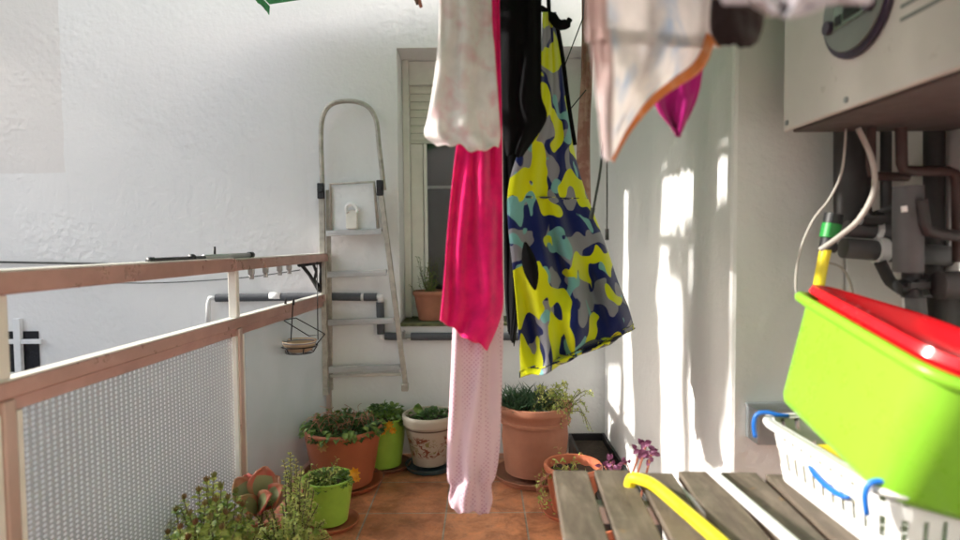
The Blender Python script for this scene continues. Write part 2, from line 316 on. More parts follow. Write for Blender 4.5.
# ------------------------------------------------------------ mesh builder
class MB:
    def __init__(s): s.v = []; s.f = []; s.mi = []
    def add(s, vs, fs, mi=0):
        o = len(s.v); s.v += [tuple(x) for x in vs]; s.f += [tuple(i + o for i in f) for f in fs]; s.mi += [mi] * len(fs); return s
    def box(s, a, b_, mi=0, mat=None):
        x0, y0, z0 = a; x1, y1, z1 = b_
        vs = [Vector(p) for p in ((x0, y0, z0), (x1, y0, z0), (x1, y1, z0), (x0, y1, z0), (x0, y0, z1), (x1, y0, z1), (x1, y1, z1), (x0, y1, z1))]
        if mat: vs = [mat @ p for p in vs]
        return s.add(vs, [(0, 3, 2, 1), (4, 5, 6, 7), (0, 1, 5, 4), (1, 2, 6, 5), (2, 3, 7, 6), (3, 0, 4, 7)], mi)
    def bar(s, p, q, w, h, up=(0, 0, 1), mi=0):      # box section from p to q
        p = Vector(p); q = Vector(q); d = (q - p).normalized(); u = Vector(up); sd = d.cross(u).normalized(); u = sd.cross(d)
        vs = []
        for e in (p, q):
            for a, c in ((-1, -1), (1, -1), (1, 1), (-1, 1)): vs.append(e + sd * a * w / 2 + u * c * h / 2)
        return s.add(vs, [(3, 2, 1, 0), (4, 5, 6, 7), (0, 1, 5, 4), (1, 2, 6, 5), (2, 3, 7, 6), (3, 0, 4, 7)], mi)
    def tube(s, pts, r, n=10, mi=0, caps=True):
        pts = [Vector(p) for p in pts]; k = len(pts)
        rs = r if isinstance(r, (list, tuple)) else [r] * k
        vs = []; prev = None
        for i, p in enumerate(pts):
            t = (pts[min(i + 1, k - 1)] - pts[max(i - 1, 0)])
            t = t.normalized() if t.length > 1e-9 else Vector((0, 0, 1))
            if prev is None:
                a = Vector((0, 0, 1)) if abs(t.z) < .9 else Vector((1, 0, 0)); u = t.cross(a).normalized()
            else:
                u = (prev - t * prev.dot(t)); u = u.normalized() if u.length > 1e-6 else t.orthogonal().normalized()
            prev = u; w = t.cross(u)
            for j in range(n):
                an = 2 * math.pi * j / n; vs.append(p + (u * math.cos(an) + w * math.sin(an)) * rs[i])
        fs = [(i * n + j, i * n + (j + 1) % n, (i + 1) * n + (j + 1) % n, (i + 1) * n + j) for i in range(k - 1) for j in range(n)]
        if caps: fs += [tuple(range(n))[::-1], tuple(range((k - 1) * n, k * n))]
        return s.add(vs, fs, mi)
    def lathe(s, prof, c=(0, 0, 0), n=48, mi=0, sq=1.0, wob=0):
        c = Vector(c); vs = []; k = len(prof)
        for r, z in prof:
            for j in range(n):
                a = 2 * math.pi * j / n; rr = r * (1 + wob * math.sin(3 * a))
                vs.append(c + Vector((rr * math.cos(a), rr * math.sin(a) * sq, z)))
        fs = [(i * n + j, i * n + (j + 1) % n, (i + 1) * n + (j + 1) % n, (i + 1) * n + j) for i in range(k - 1) for j in range(n)]
        fs += [tuple(range(n))[::-1], tuple(range((k - 1) * n, k * n))]
        return s.add(vs, fs, mi)
    def build(s, name, mat, parent=None, smooth=False, bevel=0, solid=0, sub=0, loc=None, auto=None):
        me = bpy.data.meshes.new(name)
        vs = s.v
        if loc is not None: loc = Vector(loc); vs = [tuple(Vector(p) - loc) for p in vs]
        me.from_pydata(vs, [], s.f)
        mats = mat if isinstance(mat, (list, tuple)) else [mat]
        for m_ in mats: me.materials.append(m_)
        for p, i in zip(me.polygons, s.mi): p.material_index = i
        if smooth:
            me.shade_smooth()
            if auto: me.set_sharp_from_angle(angle=R(auto))
        me.update()
        o = bpy.data.objects.new(name, me); COL.objects.link(o)
        if loc is not None: o.location = loc
        if parent:
            o.parent = parent
            o.location = (Vector(o.location) - Vector(parent.location)) if parent.rotation_euler.to_matrix() == Matrix.Identity(3) else o.location
        if solid:
            md = o.modifiers.new('solid', 'SOLIDIFY'); md.thickness = solid; md.offset = 0
        if sub:
            md = o.modifiers.new('sub', 'SUBSURF'); md.levels = sub; md.render_levels = sub
        if bevel:
            md = o.modifiers.new('bevel', 'BEVEL'); md.width = bevel; md.segments = 2; md.limit_method = 'ANGLE'; md.angle_limit = R(40)
        return o
def tag(o, label=None, cat=None, group=None, kind=None):
    if label: o['label'] = label
    if cat: o['category'] = cat
    if group: o['group'] = group
    if kind: o['kind'] = kind
    return o
def empty(name, loc, label, cat, group=None):
    o = bpy.data.objects.new(name, None); COL.objects.link(o); o.location = loc; o.empty_display_size = .05
    return tag(o, label, cat, group)
def world_of(o):
    p = Vector((0, 0, 0))
    while o: p += o.location; o = o.parent
    return p
def part(mb, name, mat, parent, **k):
    o = mb.build(name, mat, None, **k); o.parent = parent; o.location = Vector(o.location) - world_of(parent); return o

def curve(pts, n, closed=False):      # smooth resampling through control points
    out = []; L = len(pts); seg = L if closed else L - 1
    for i in range(n):
        t = i / (n if closed else n - 1) * seg; k = min(int(t), seg - 1); u = t - k
        g = (lambda j: pts[j % L]) if closed else (lambda j: pts[max(0, min(L - 1, j))])
        p0, p1, p2, p3 = [Vector(g(k + j)) for j in (-1, 0, 1, 2)]
        out.append(.5 * ((2 * p1) + (p2 - p0) * u + (2 * p0 - 5 * p1 + 4 * p2 - p3) * u * u + (3 * p1 - p0 - 3 * p2 + p3) * u ** 3))
    return out

# ------------------------------------------------------------ setting
D = 3.26         # back wall
XA = PZ(597, 456).x if False else .655     # right wall
YB = 1.60        # the wall steps out here
XC = 1.10        # side wall under the boiler
ZG = -6.5
tag(MB().box((-60, -60, ZG - .2), (60, 60, ZG)).build('ground', M['asphalt']), kind='structure')
fb = MB().box((-1.0, -1.6, -.22), (XA, D, 0)); fb.box((XA, -1.6, -.22), (XC, YB, -.0))
tag(fb.build('floor', M['floor']), kind='structure')

# back wall with its window opening
wx0 = P(398.5, 200, D).x; wx1 = P(588, 200, D).x; wz1 = P(398, 48, D).z; wz0 = P(400, 326, D).z
RD = .26
bw = empty('plaster_wall', (0, D, 0), 'long white rough plaster wall at the back with a shuttered window in a deep recess', 'wall')
w = MB()
w.box((-7, D, ZG), (wx0, D + .35, 5)); w.box((wx1, D, ZG), (XA + .4, D + .35, 5))
w.box((wx0, D, ZG), (wx1, D + .35, wz0 - .001)); w.box((wx0, D, wz1), (wx1, D + .35, 5))
part(w, 'wall_face', M['wall'], bw)
part(MB().box((wx0 + .001, D - .025, wz0), (wx1 - .001, D + RD, wz0 + .018)), 'window_sill', M['moss'], bw, bevel=.004)
yf = D + RD
win = bpy.data.objects.new('window', None); COL.objects.link(win); win.parent = bw; win.location = (0, RD, 0)
fr = MB(); fz0 = wz0 + .019
xa = P(411, 200, yf).x; zs = P(430, 141, yf).z; ztb = P(430, 86, yf).z
fr.box((wx0 + .001, yf - .05, fz0), (xa, yf + .04, wz1 - .001))
fr.box((wx1 - .09, yf - .05, fz0), (wx1 - .001, yf + .04, wz1 - .001))
part(fr, 'window_frame', M['cream'], win, bevel=.003)
part(MB().box((xa + .001, yf - .03, ztb), (wx1 - .091, yf + .04, wz1 - .002)), 'shutter_box', M['cream'], win, bevel=.003)
sh = MB(); nsl = 7
for i in range(nsl):
    z0 = zs + (ztb - zs) * i / nsl; z1 = zs + (ztb - zs) * (i + 1) / nsl
    pr_ = [(yf + .003, z0 + .0005), (yf - .003, z0 + .004), (yf - .006, (z0 + z1) / 2), (yf - .003, z1 - .004), (yf + .003, z1 - .0005)]
    x0, x1 = xa + .002, wx1 - .092
    sh.add([(x0, y, z) for y, z in pr_] + [(x1, y, z) for y, z in pr_], [(j, j + 1, j + 6, j + 5) for j in range(4)])
sh.box((xa + .002, yf - .012, zs - .014), (wx1 - .092, yf + .01, zs))
part(sh, 'roller_shutter', M['shutter'], win)
sa = MB(); xs1 = P(427.5, 200, yf).x
sa.box((xa + .002, yf - .005, fz0), (xs1 - .022, yf + .03, zs - .016)); sa.box((xs1 - .019, yf - .015, fz0 + .001), (xs1, yf + .025, zs - .016))
sa.box((wx1 - .13, yf - .01, fz0), (wx1 - .092, yf + .03, zs - .016)); sa.box((xs1 + .001, yf - .01, fz0), (wx1 - .131, yf + .03, fz0 + .04))
sa.box((.5 * (xs1 + wx1) - .03, yf - .012, fz0 + .041), (.5 * (xs1 + wx1) + .03, yf + .028, zs - .016))
part(sa, 'sash', M['cream'], win, bevel=.003)
part(MB().box((xs1 + .001, yf + .008, fz0 + .001), (wx1 - .131, yf + .012, zs - .016)), 'glass_pane', M['glassdark'], win)
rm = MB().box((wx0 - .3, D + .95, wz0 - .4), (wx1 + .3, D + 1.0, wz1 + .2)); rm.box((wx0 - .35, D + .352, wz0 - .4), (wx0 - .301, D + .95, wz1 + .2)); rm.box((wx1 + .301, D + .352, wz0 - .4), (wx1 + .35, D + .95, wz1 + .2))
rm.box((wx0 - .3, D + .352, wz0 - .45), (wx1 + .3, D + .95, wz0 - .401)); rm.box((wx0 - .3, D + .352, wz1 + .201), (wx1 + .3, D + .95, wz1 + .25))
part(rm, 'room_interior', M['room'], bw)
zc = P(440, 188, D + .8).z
part(MB().box((wx0 - .1, D + .62, zc), (wx1, D + .63, wz1)), 'reflected_roof_panel', M['roofreflection'], bw)  # panel behind the glass standing in for a reflected roof
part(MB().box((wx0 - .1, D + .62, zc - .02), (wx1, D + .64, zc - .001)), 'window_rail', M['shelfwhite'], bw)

# side walls
rw = MB().box((XA, YB, ZG), (XA + .3, D - .001, 5)); 
tag(rw.build('side_wall', M['wall2'], bevel=.012), 'white side wall to the right with slits of sun between laundry shadows', 'wall')
rb = MB().box((XA + .301, YB, ZG), (XC + .3, YB + .3, 5))
rb.box((XC, -1.6, ZG), (XC + .3, YB - .001, 5))
tag(rb.build('boiler_wall', M['wall2']), 'shaded white wall at far right carrying the gas boiler and its pipes', 'wall')
# house wall behind the balcony door side
tag(MB().box((-1.0, -1.9, ZG), (XC + .3, -1.601, 5)).build('house_wall', M['wall2']), 'white house wall closing the near end of the balcony behind the viewer', 'wall')

nh = empty('sky_blocking_house', (-9.5, -4, ZG), 'added unseen cream house blocking the low sky, outside the picture to the left', 'house')  # unseen house added to cut the low sky light from the left
part(MB().box((-10.5, -14, ZG), (-9, D - .01, 4.6)), 'wall', plaster('cream_render', (.62, .60, .56)), nh)
for yy in (-9, -6, -3, 0):
    part(MB().box((-8.999, yy, .6), (-8.96, yy + 1.1, 2.0)), 'window', M['cream'], nh); 

# small window far left in the back wall
sw = empty('small_window', P(22, 350, D), 'small dark window with white cross bars beyond the railing at far left', 'window')
a = P(-18, 372, D); b2 = P(39, 331, D)
part(MB().box((a.x, D - .006, a.z), (b2.x, D - .002, b2.z)), 'window_pane', plain('black_window', (.008, .008, .012), .2), sw)
f = MB(); cx = P(22, 350, D); c1_ = P(22, 318, D)
f.box((cx.x - .018, D - .035, a.z - .02), (cx.x + .018, D - .010, c1_.z)); zb = P(0, 341, D).z
f.box((a.x, D - .033, zb - .012), (cx.x - .019, D - .012, zb + .012)); f.box((cx.x + .019, D - .033, zb - .012), (P(45, 341, D).x, D - .012, zb + .012))
f.box((cx.x - .015, D - .0098, a.z - .01), (cx.x + .015, D - .001, a.z))
part(f, 'window_bars', M['whitepaint'], sw, bevel=.002)

# awning, only its far corner dips into the picture
ax = P(268, 3, 3.0).x
def aw(x, y): return Vector((x, y, 2.30 + .14 * (x - ax)))
g = MB(); nx, ny = 10, 24
xs = [ax + (1.04 - ax) * i / nx for i in range(nx + 1)]; y1a = 3.02
vs = []; 
for j in range(ny + 1):
    for i in range(nx + 1):
        x = xs[i]; y = -.9 + (y1a + .9) * j / ny
        if x > XA - .01: y = min(y, YB - .01)
        vs.append(aw(x, y) + Vector((0, 0, .012 * math.sin(y * 9) * (1 - i / nx))))
g.add(vs, [(j * (nx + 1) + i, j * (nx + 1) + i + 1, (j + 1) * (nx + 1) + i + 1, (j + 1) * (nx + 1) + i) for j in range(ny) for i in range(nx)])
awn = empty('awning', (ax, y1a, 2.3), 'green cloth awning overhead, only its fringed corner showing at the top edge', 'awning')
part(g, 'canopy', M['awning'], awn, solid=.004)
g = MB(); n = 130; vs = []
for i in range(n + 1):
    y = -.9 + (y1a + .9) * i / n; p = aw(ax, y)
    dz = .028 + .014 * abs(math.sin(i * 1.7)) + .014 * random.random()
    vs += [p, p + Vector((.004 * math.sin(i), 0, -dz))]
g.add(vs, [(2 * i, 2 * i + 1, 2 * i + 3, 2 * i + 2) for i in range(n)])
part(g, 'fringe', M['awning'], awn, solid=.004)

# ------------------------------------------------------------ railing
ra = Vector((-.835, D - .002, 0)); rbv = Vector((-1.02, .25, 0))
rd = (rbv - ra).normalized()
def rl(y, z, off=0):                # a point on the railing line
    t = (y - ra.y) / (rbv.y - ra.y); p = ra.lerp(rbv, t); return Vector((p.x + off, p.y, z))
rail = empty('balcony_railing', rl(2.2, 0), 'rose coloured metal balcony railing with embossed glass panels along the left', 'railing')
yj = rl(2.2, 0).y
g = MB(); g.bar(rl(D - .005, 1.062), rl(2.16, 1.062), .062, .040); part(g, 'top_rail', M['rosy'], rail, bevel=.004)
g = MB(); g.bar(rl(2.155, 1.064), rl(.25, 1.068), .066, .046); part(g, 'top_rail', M['rosy'], rail, bevel=.004)
g = MB(); g.bar(rl(2.155, 1.0885), rl(.25, 1.0925), .05, .003); g.bar(rl(D - .005, 1.084), rl(2.16, 1.084), .046, .003); part(g, 'sunlit_rail_top', M['postwhite'], rail)  # pale strip stands for sunlight on the upper face of the rail
g = MB(); g.bar(rl(D - .004, .852), rl(.25, .852), .045, .036); part(g, 'middle_rail', M['rosy'], rail, bevel=.004)
g = MB(); g.bar(rl(D - .004, .8716), rl(.25, .8716), .034, .003); part(g, 'sunlit_rail_top', M['postwhite'], rail)  # sunlit top of the middle rail, put in as a pale strip
g = MB(); g.bar(rl(D - .004, .829), rl(.25, .829), .030, .010); g.bar(rl(D - .004, .815), rl(.25, .815), .02, .018); part(g, 'glazing_bead', M['rosy'], rail)
g = MB(); g.bar(rl(D - .004, .06), rl(.25, .06), .045, .04); part(g, 'bottom_rail', M['rosy'], rail, bevel=.004)
py_ = [D - .03, 2.2, 1.195, .25]
for k, y in enumerate(py_):
    g = MB(); g.bar(rl(y, .833), rl(y, -.0095), .045, .034, up=(0, 1, 0)); part(g, 'post', M['post'], rail, bevel=.004)
    g = MB(); g.bar(rl(y, 1.041), rl(y, .8735), .030, .030, up=(0, 1, 0)); part(g, 'upper_post', M['postwhite'], rail, bevel=.003)
    if k:
        for sgn in (-1, 1):
            g = MB(); g.bar(rl(y + sgn * .026, .806, .012), rl(y + sgn * .026, .082, .012), .014, .014, up=(0, 1, 0)); part(g, 'glazing_strip', M['postwhite'], rail)
for i in range(3):
    y0, y1 = py_[i + 1] + .02, py_[i] - .02
    g = MB(); g.bar(rl(y0, .446), rl(y1, .446), .006, .73); part(g, 'glass_panel', M['milky'] if i == 0 else M['emboss'], rail)

# black scroll bracket near the wall between the rails
br_ = MB(); y0 = 3.02
def rq(y, z, off=.0): return rl(y, z, off)
br_.tube([rq(2.86, 1.034), rq(3.18, 1.034)], .010, 8)
br_.tube([rq(2.90, 1.03), rq(3.0, .98), rq(3.12, .90)], .009, 8)
br_.tube([rq(3.06, 1.03), rq(3.10, .99), rq(3.07, .95), rq(3.13, .92), rq(3.14, .885)], .008, 8)
br_.tube([rq(3.16, 1.03), rq(3.16, .88)], .007, 8)
tag(br_.build('scroll_bracket', M['blackwire'], smooth=True, loc=rq(3.0, 1.0)), 'black scrolled iron bracket between the two rails beside the ladder', 'bracket')
# clips under the top rail
for i, px in enumerate((255, 267, 279, 287)):
    g = MB(); y = PXX(px, 272, -.86).y; p = rl(y, 1.053)
    g.box((p.x + .01, p.y - .010, p.z - .022), (p.x + .03, p.y + .010, p.z)); g.box((p.x + .012, p.y - .006, p.z - .04), (p.x + .028, p.y + .006, p.z - .022))
    g.tube([(p.x + .02, p.y - .012, p.z - .03), (p.x + .02, p.y + .012, p.z - .03)], .006, 8)
    o = g.build('rail_clip', M['alulight'], bevel=.002, loc=p)
    tag(o, ['pale clip under the top rail, nearest the rail joint', 'pale clip under the top rail, second from the rail joint', 'pale clip under the top rail, third from the rail joint', 'pale clip under the top rail, right beside the black bracket'][i], 'clip', 'clips under the top rail')

# rod lying on the top rail
ys0 = PXX(250, 255, -.88).y; ys1 = PXX(108, 260, -.95).y
rod = empty('curtain_rod', rl(ys0, 1.10), 'dark thin telescopic rod with silver end lying on the top rail', 'rod')
part(MB().tube([rl(1.72, 1.099), rl(2.02, 1.099)], .007, 8), 'rod_shaft', M['rod'], rod, smooth=True)
part(MB().tube([rl(2.0, 1.100), rl(2.33, 1.100)], .0095, 10), 'silver_sleeve', M['alulight'], rod, smooth=True)
for a_, b__, r_, nm in ((rl(2.33, 1.1), rl(2.36, 1.1), .012, 'end_cap'), (rl(1.92, 1.1), rl(1.93, 1.1), .013, 'ring'), (rl(2.07, 1.1), rl(2.07, 1.135), .004, 'pin'), (rl(1.70, 1.099), rl(1.72, 1.099), .010, 'end_cap')):
    part(MB().tube([a_, b__], r_, 10), nm, M['black'], rod, smooth=True)
# cables along the wall outside
g = MB(); g.tube([P(-60, 261, D - .02), P(60, 263, D - .02), P(110, 264, D - .02), P(330, 256, D - .012)], .006, 6)
tag(g.build('wall_cable', M['cord'], smooth=True), 'dark cable along the white wall just above the top rail', 'cable')
g = MB(); g.tube(curve([P(-40, 278, D - .03), P(60, 281, D - .03), P(150, 283, D - .03), P(240, 278, D - .03), P(300, 270, D - .02)], 20), .003, 6)
tag(g.build('slack_cable', M['cord'], smooth=True), 'thin slack cable on the wall seen between the two rails', 'cable')

rail.location.z += .010; rod.location.z += .005; bpy.data.objects['scroll_bracket'].location.z += .012

# ------------------------------------------------------------ insulated pipes on the back wall
pp = empty('insulated_pipe', P(360, 296, D), 'grey foam covered pipe stepping down along the back wall below the window', 'pipe')
yp = D - .032
g = MB()
g.tube([P(216, 298, yp), P(318, 296.5, yp)], .021, 14); g.tube([P(319, 296.5, yp), P(361, 297, yp)], .021, 14)
g.tube([P(364, 297, yp), P(377, 297, yp)], .021, 14); g.tube([P(380, 302, yp), P(381, 334, yp)], .021, 14)
g.tube([P(385, 336, yp), P(397, 336.5, yp)], .021, 14); g.tube([P(411, 336.5, yp), P(524, 336.5, yp)], .021, 14)
part(g, 'foam_sleeve', M['foam'], pp, smooth=True, auto=50)
for pts_, r_ in (([P(361, 297, yp), P(364, 297, yp)], .018), ([P(376, 297, yp), P(380.5, 297, yp), P(380.5, 303, yp)], .018), ([P(381, 333, yp), P(381, 336.5, yp), P(386, 336.5, yp)], .015), ([P(270, 296.5, yp), P(281, 296.5, yp)], .0222)):
    part(MB().tube(pts_, r_, 12), 'bare_joint', M['whiteplastic'], pp, smooth=True)

g = MB(); g.tube([P(396, 336.5, yp), P(412, 336.5, yp)], .011, 10); g.tube([P(401, 336.5, yp), P(407, 336.5, yp)], .017, 6); g.tube([P(404, 336, yp - .02), P(404, 331, yp - .035)], .008, 8)
part(g, 'brass_valve', M['alulight'], pp, smooth=True, auto=40)
g = MB(); g.tube([P(216, 298, yp), P(210, 298, yp), P(208.5, 303, yp), P(208, 322, yp)], .012, 10)
part(g, 'white_pipe_end', M['whiteplastic'], pp, smooth=True)

# ------------------------------------------------------------ step ladder hung on the wall
ld = empty('step_ladder', P(364, 392, D - .06), 'worn folded aluminium step ladder hung on the back wall beside the window', 'ladder')
yl = D - .075
us = [P(*a_, yl) for a_ in ((326, 393), (324.5, 300), (322.5, 190), (321, 140), (323, 116), (332, 104), (350, 101), (367, 106), (376, 120), (379, 145), (384, 190))]
part(MB().tube(curve(us, 60), .0125, 10), 'hoop_frame', M['alu'], ld, smooth=True)
g = MB()
g.bar(P(321.5, 188, yl - .014), P(325.5, 392, yl - .014), .030, .022, up=(0, 1, 0)); part(g, 'left_rail', M['alu'], ld, bevel=.003)
g = MB(); g.bar(P(380, 186, yl - .014), P(406, 388, yl - .014), .026, .022, up=(0, 1, 0)); part(g, 'right_rail', M['alu'], ld, bevel=.003)
g = MB(); g.bar(P(328, 190, yl + .012), P(331, 390, yl + .03), .022, .016, up=(0, 1, 0)); part(g, 'rear_leg', M['alu'], ld, bevel=.002)
for py, x0, x1 in ((232, 327, 382), (273, 328, 387), (321, 328.5, 394), (368, 329.5, 400)):
    g = MB(); a = P(x0, py, yl - .008); b2 = P(x1, py - 2, yl - .008)
    g.bar(a, b2, .034, .016); g.bar(a + Vector((0, -.016, -.012)), b2 + Vector((0, -.016, -.012)), .006, .022)
    part(g, 'tread', M['alulight'], ld, bevel=.002)
g = MB(); g.tube([P(330, 376, yl + .01), P(401, 374, yl + .01)], .009, 8); part(g, 'rear_stretcher', M['postwhite'], ld, smooth=True)
g = MB(); g.tube([P(331, 232, yl - .012), P(330, 184, yl - .012), P(374, 182, yl - .012), P(378, 230, yl - .012)], .008, 8); part(g, 'platform_frame', M['alu'], ld, smooth=True)
g = MB(); q = [P(332, 230, yl), P(331, 187, yl), P(373, 185, yl), P(377, 229, yl)]
g.add(q + [p + Vector((0, .004, 0)) for p in q], [(0, 1, 2, 3), (7, 6, 5, 4), (0, 4, 5, 1), (1, 5, 6, 2), (2, 6, 7, 3), (3, 7, 4, 0)])
part(g, 'platform', M['whitepaint'], ld)
for px, py in ((321, 190), (380, 187)):
    p = P(px, py, yl - .02)
    g = MB(); g.box((p.x - .017, p.y - .016, p.z - .045), (p.x + .017, p.y + .016, p.z + .035)); g.tube([p + Vector((0, -.024, 0)), p + Vector((0, -.01, 0))], .016, 12)
    part(g, 'hinge', M['black'], ld, bevel=.004)
for px, py, rr in ((326, 391, -2), (405, 387, 8)):
    p = P(px, py, yl - .012); g = MB(); g.box((p.x - .018, p.y - .02, p.z - .02), (p.x + .018, p.y + .02, p.z + .02)); part(g, 'rubber_foot', M['alu'], ld, bevel=.005)
hk = empty('wall_hook', P(352, 222, D), 'white plastic hook with peeling body behind the ladder top step', 'hook')
g = MB(); a = P(346, 229, yl - .03); b2 = P(357, 210, yl - .03)
g.box((a.x, D - .11, a.z), (b2.x, D - .082, b2.z)); part(g, 'hook_body', M['postwhite'], hk, bevel=.004)
g = MB(); g.tube(curve([P(347, 213, yl - .035), P(346.5, 207, yl - .035), P(351, 204, yl - .035), P(356, 207, yl - .035), P(358, 212, yl - .035)], 16), .010, 10); part(g, 'hook_loop', M['whiteplastic'], hk, smooth=True)

# ------------------------------------------------------------ plants
def leaf_faces(mb, p, d, up, L, W, curl=.25, mi=0, fold=.15):
    d = d.normalized(); s_ = d.cross(up)
    s_ = s_.normalized() if s_.length > 1e-5 else d.orthogonal().normalized(); n = s_.cross(d)
    pts = [p, p + d * L * .35 + s_ * W * .5 + n * fold * W, p + d * L * .35 - n * .0, p + d * L * .35 - s_ * W * .5 + n * fold * W,
           p + d * L * .72 + s_ * W * .42 - n * curl * L * .3 + n * fold * W, p + d * L * .72 - n * curl * L * .35, p + d * L * .72 - s_ * W * .42 - n * curl * L * .3 + n * fold * W,
           p + d * L - n * curl * L]
    mb.add(pts, [(0, 2, 1), (0, 3, 2), (1, 2, 5, 4), (2, 3, 6, 5), (4, 5, 7), (5, 6, 7)], mi)
def rv(s=1): return Vector((random.uniform(-1, 1), random.uniform(-1, 1), random.uniform(-1, 1))) * s
def mound(c, rx, ry, rz, n, L, W, stemr=0):
    mb = MB()
    for _ in range(n):
        a = random.uniform(0, 2 * math.pi); r = math.sqrt(random.random()); h = random.random() ** .7
        cl = .5 + .5 * noise.noise(Vector((a * 1.4, r * 3, c[0] * 7)))
        p = Vector((c[0] + rx * r * math.cos(a), c[1] + ry * r * math.sin(a), c[2] + rz * (1 - .6 * r * r) * h * (.45 + .8 * cl)))
        d = Vector((math.cos(a) * (.3 + r), math.sin(a) * (.3 + r), random.uniform(-.1, .9))) + rv(.4)
        s = random.uniform(.6, 1.25); leaf_faces(mb, p, d, Vector((0, 0, 1)) + rv(.5), L * s, W * s)
    return mb
def sprig(mb, st, base, tip, n, L, W, bend=None, r=.0018, spread=.8):
    base = Vector(base); tip = Vector(tip); mid = (base + tip) / 2 + (bend or rv(.02))
    pts = curve([base, mid, tip], 8); st.tube(pts, [r * (1 - .5 * i / 7) for i in range(8)], 5)
    for i in range(n):
        t = (i + .5) / n; k = min(int(t * 7), 6); p = pts[k].lerp(pts[k + 1], t * 7 - k); ax_ = (pts[k + 1] - pts[k]).normalized()
        a = i * 2.4; u = ax_.orthogonal().normalized(); u.rotate(Matrix.Rotation(a, 3, ax_)) if False else None
        u = Matrix.Rotation(a, 3, ax_) @ u
        s = random.uniform(.7, 1.15) * (1 - .35 * t)
        leaf_faces(mb, p, u * spread + ax_ * .5, ax_, L * s, W * s)
def pot_mesh(c, rt, rb, h, lip=.014, liph=.03, style='round', wall=.008):
    pr = [(rb * .9, 0), (rb, .004), (rb + (rt - rb) * .5, h * .5)]
    if style == 'round':
        pr += [(rt - lip * .6, h - liph - .004), (rt - lip * .5, h - liph), (rt, h - liph + .006), (rt + .002, h - liph * .4), (rt, h - .004), (rt - .005, h)]
    elif style == 'double':
        pr += [(rt - lip * 1.5, h * .72), (rt - lip * .3, h * .735), (rt - lip * .2, h * .77), (rt - lip, h * .785), (rt - lip * .7, h - liph), (rt, h - liph * .8), (rt + .006, h - liph * .45), (rt + .002, h - .003), (rt - .006, h)]
    else:
        pr += [(rt - .003, h - .01), (rt, h - .004), (rt - .002, h)]
    pr += [(rt - wall - .004, h - .002), (rt - wall - .008, h - .03), (rt - wall - .015, h - .06)]
    return MB().lathe([(r, z + c[2]) for r, z in pr], (c[0], c[1], 0), 56)
def saucer(c, r, h, mat, label, grp='saucers under the pots'):
    g = MB().lathe([(r * .8, 0), (r * .93, .004), (r, h), (r - .004, h + .001), (r * .86, .008), (.001, .0075)], c, 48)
    return tag(g.build('saucer', mat, smooth=True, auto=50, loc=c), label, 'saucer', grp)
def potted(name, label, c, rt, rb, h, mat, style='round', soilmat=None, soil=.035, **k):
    e = empty(name, c, label, 'potted plant', 'potted plants on the balcony')
    part(pot_mesh(c, rt, rb, h, style=style, **k), 'pot', mat, e, smooth=True, auto=45, loc=c)
    sg = MB(); n = 28; vs = [Vector((c[0], c[1], c[2] + h - soil + .006))]
    for ring, fr_ in ((0, .5), (1, .985)):
        for j in range(n):
            a = 2 * math.pi * j / n; rr = (rt - .012) * fr_
            vs.append(Vector((c[0] + rr * math.cos(a), c[1] + rr * math.sin(a), c[2] + h - soil + random.uniform(-.004, .004))))
    sg.add(vs, [(0, 1 + j, 1 + (j + 1) % n) for j in range(n)] + [(1 + j, 1 + n + j, 1 + n + (j + 1) % n, 1 + (j + 1) % n) for j in range(n)])
    part(sg, 'soil', soilmat or M['soil'], e, smooth=True)
    return e
def flower(p, parent, s=.02, mat=None):
    g = MB()
    for i in range(7):
        a = i * 2 * math.pi / 7; leaf_faces(g, p, Vector((math.cos(a), -.7, math.sin(a))), Vector((0, -1, 0)), s, s * .6)
    part(g, 'flower', mat or M['petal'], parent, solid=.0008)

# 1 large terracotta pot
c = PZ(344, 484); c.z = .014
saucer((c.x, c.y, .001), .185, .025, M['terracotta'], 'wide terracotta saucer under the large bushy terracotta pot by the ladder')
e = potted('potted_plant', 'large terracotta pot overflowing with low dark foliage, in front of the ladder', tuple(c), .185, .135, .27, M['terracotta'])
part(mound((c.x, c.y + .0, .245), .17, .17, .09, 900, .034, .022), 'foliage', [M['leafdark']], e)
g = MB()
for i in range(70):
    a = random.uniform(0, 6.28); leaf_faces(g, Vector((c.x + .17 * math.cos(a), c.y + .17 * math.sin(a), .265 + random.random() * .05)), Vector((math.cos(a), math.sin(a), random.uniform(-.8, .3))) + rv(.3), Vector((0, 0, 1)), .04, .028)
part(g, 'foliage', M['leafmid'], e)
g = MB()
for i in range(60):
    a = random.uniform(0, 6.28); r = .15 * math.sqrt(random.random()); g.tube(curve([Vector((c.x + r * math.cos(a), c.y + r * math.sin(a), .28)), Vector((c.x + r * math.cos(a), c.y + r * math.sin(a), .32)) + rv(.03), Vector((c.x + r * math.cos(a), c.y + r * math.sin(a), .31)) + rv(.06)], 5), .0012, 4)
part(g, 'stem', M['stemred'], e)
flower(P(323, 446, c.y - .17), e, .03, M['deadleaf'])
# 2 lime pot behind
c2 = PZ(383, 466); c2.z = .012
saucer((c2.x + .01, c2.y, .001), .135, .02, M['saucerbrown'], 'brown saucer under the lime green pot by the back wall')
e = potted('potted_plant', 'lime green pot with orange flowers between the large terracotta pot and back wall', tuple(c2), .125, .095, .25, M['green'], 'plain')
part(mound((c2.x + .01, c2.y, .235), .12, .12, .08, 260, .03, .024), 'foliage', M['leafmid'], e)
part(mound((c2.x, c2.y - .03, .29), .05, .05, .04, 60, .03, .02), 'foliage', M['leafdark'], e)
for px, py in ((386, 427), (390, 424), (393, 430), (383, 431)): flower(P(px, py, c2.y - .11), e, .022)
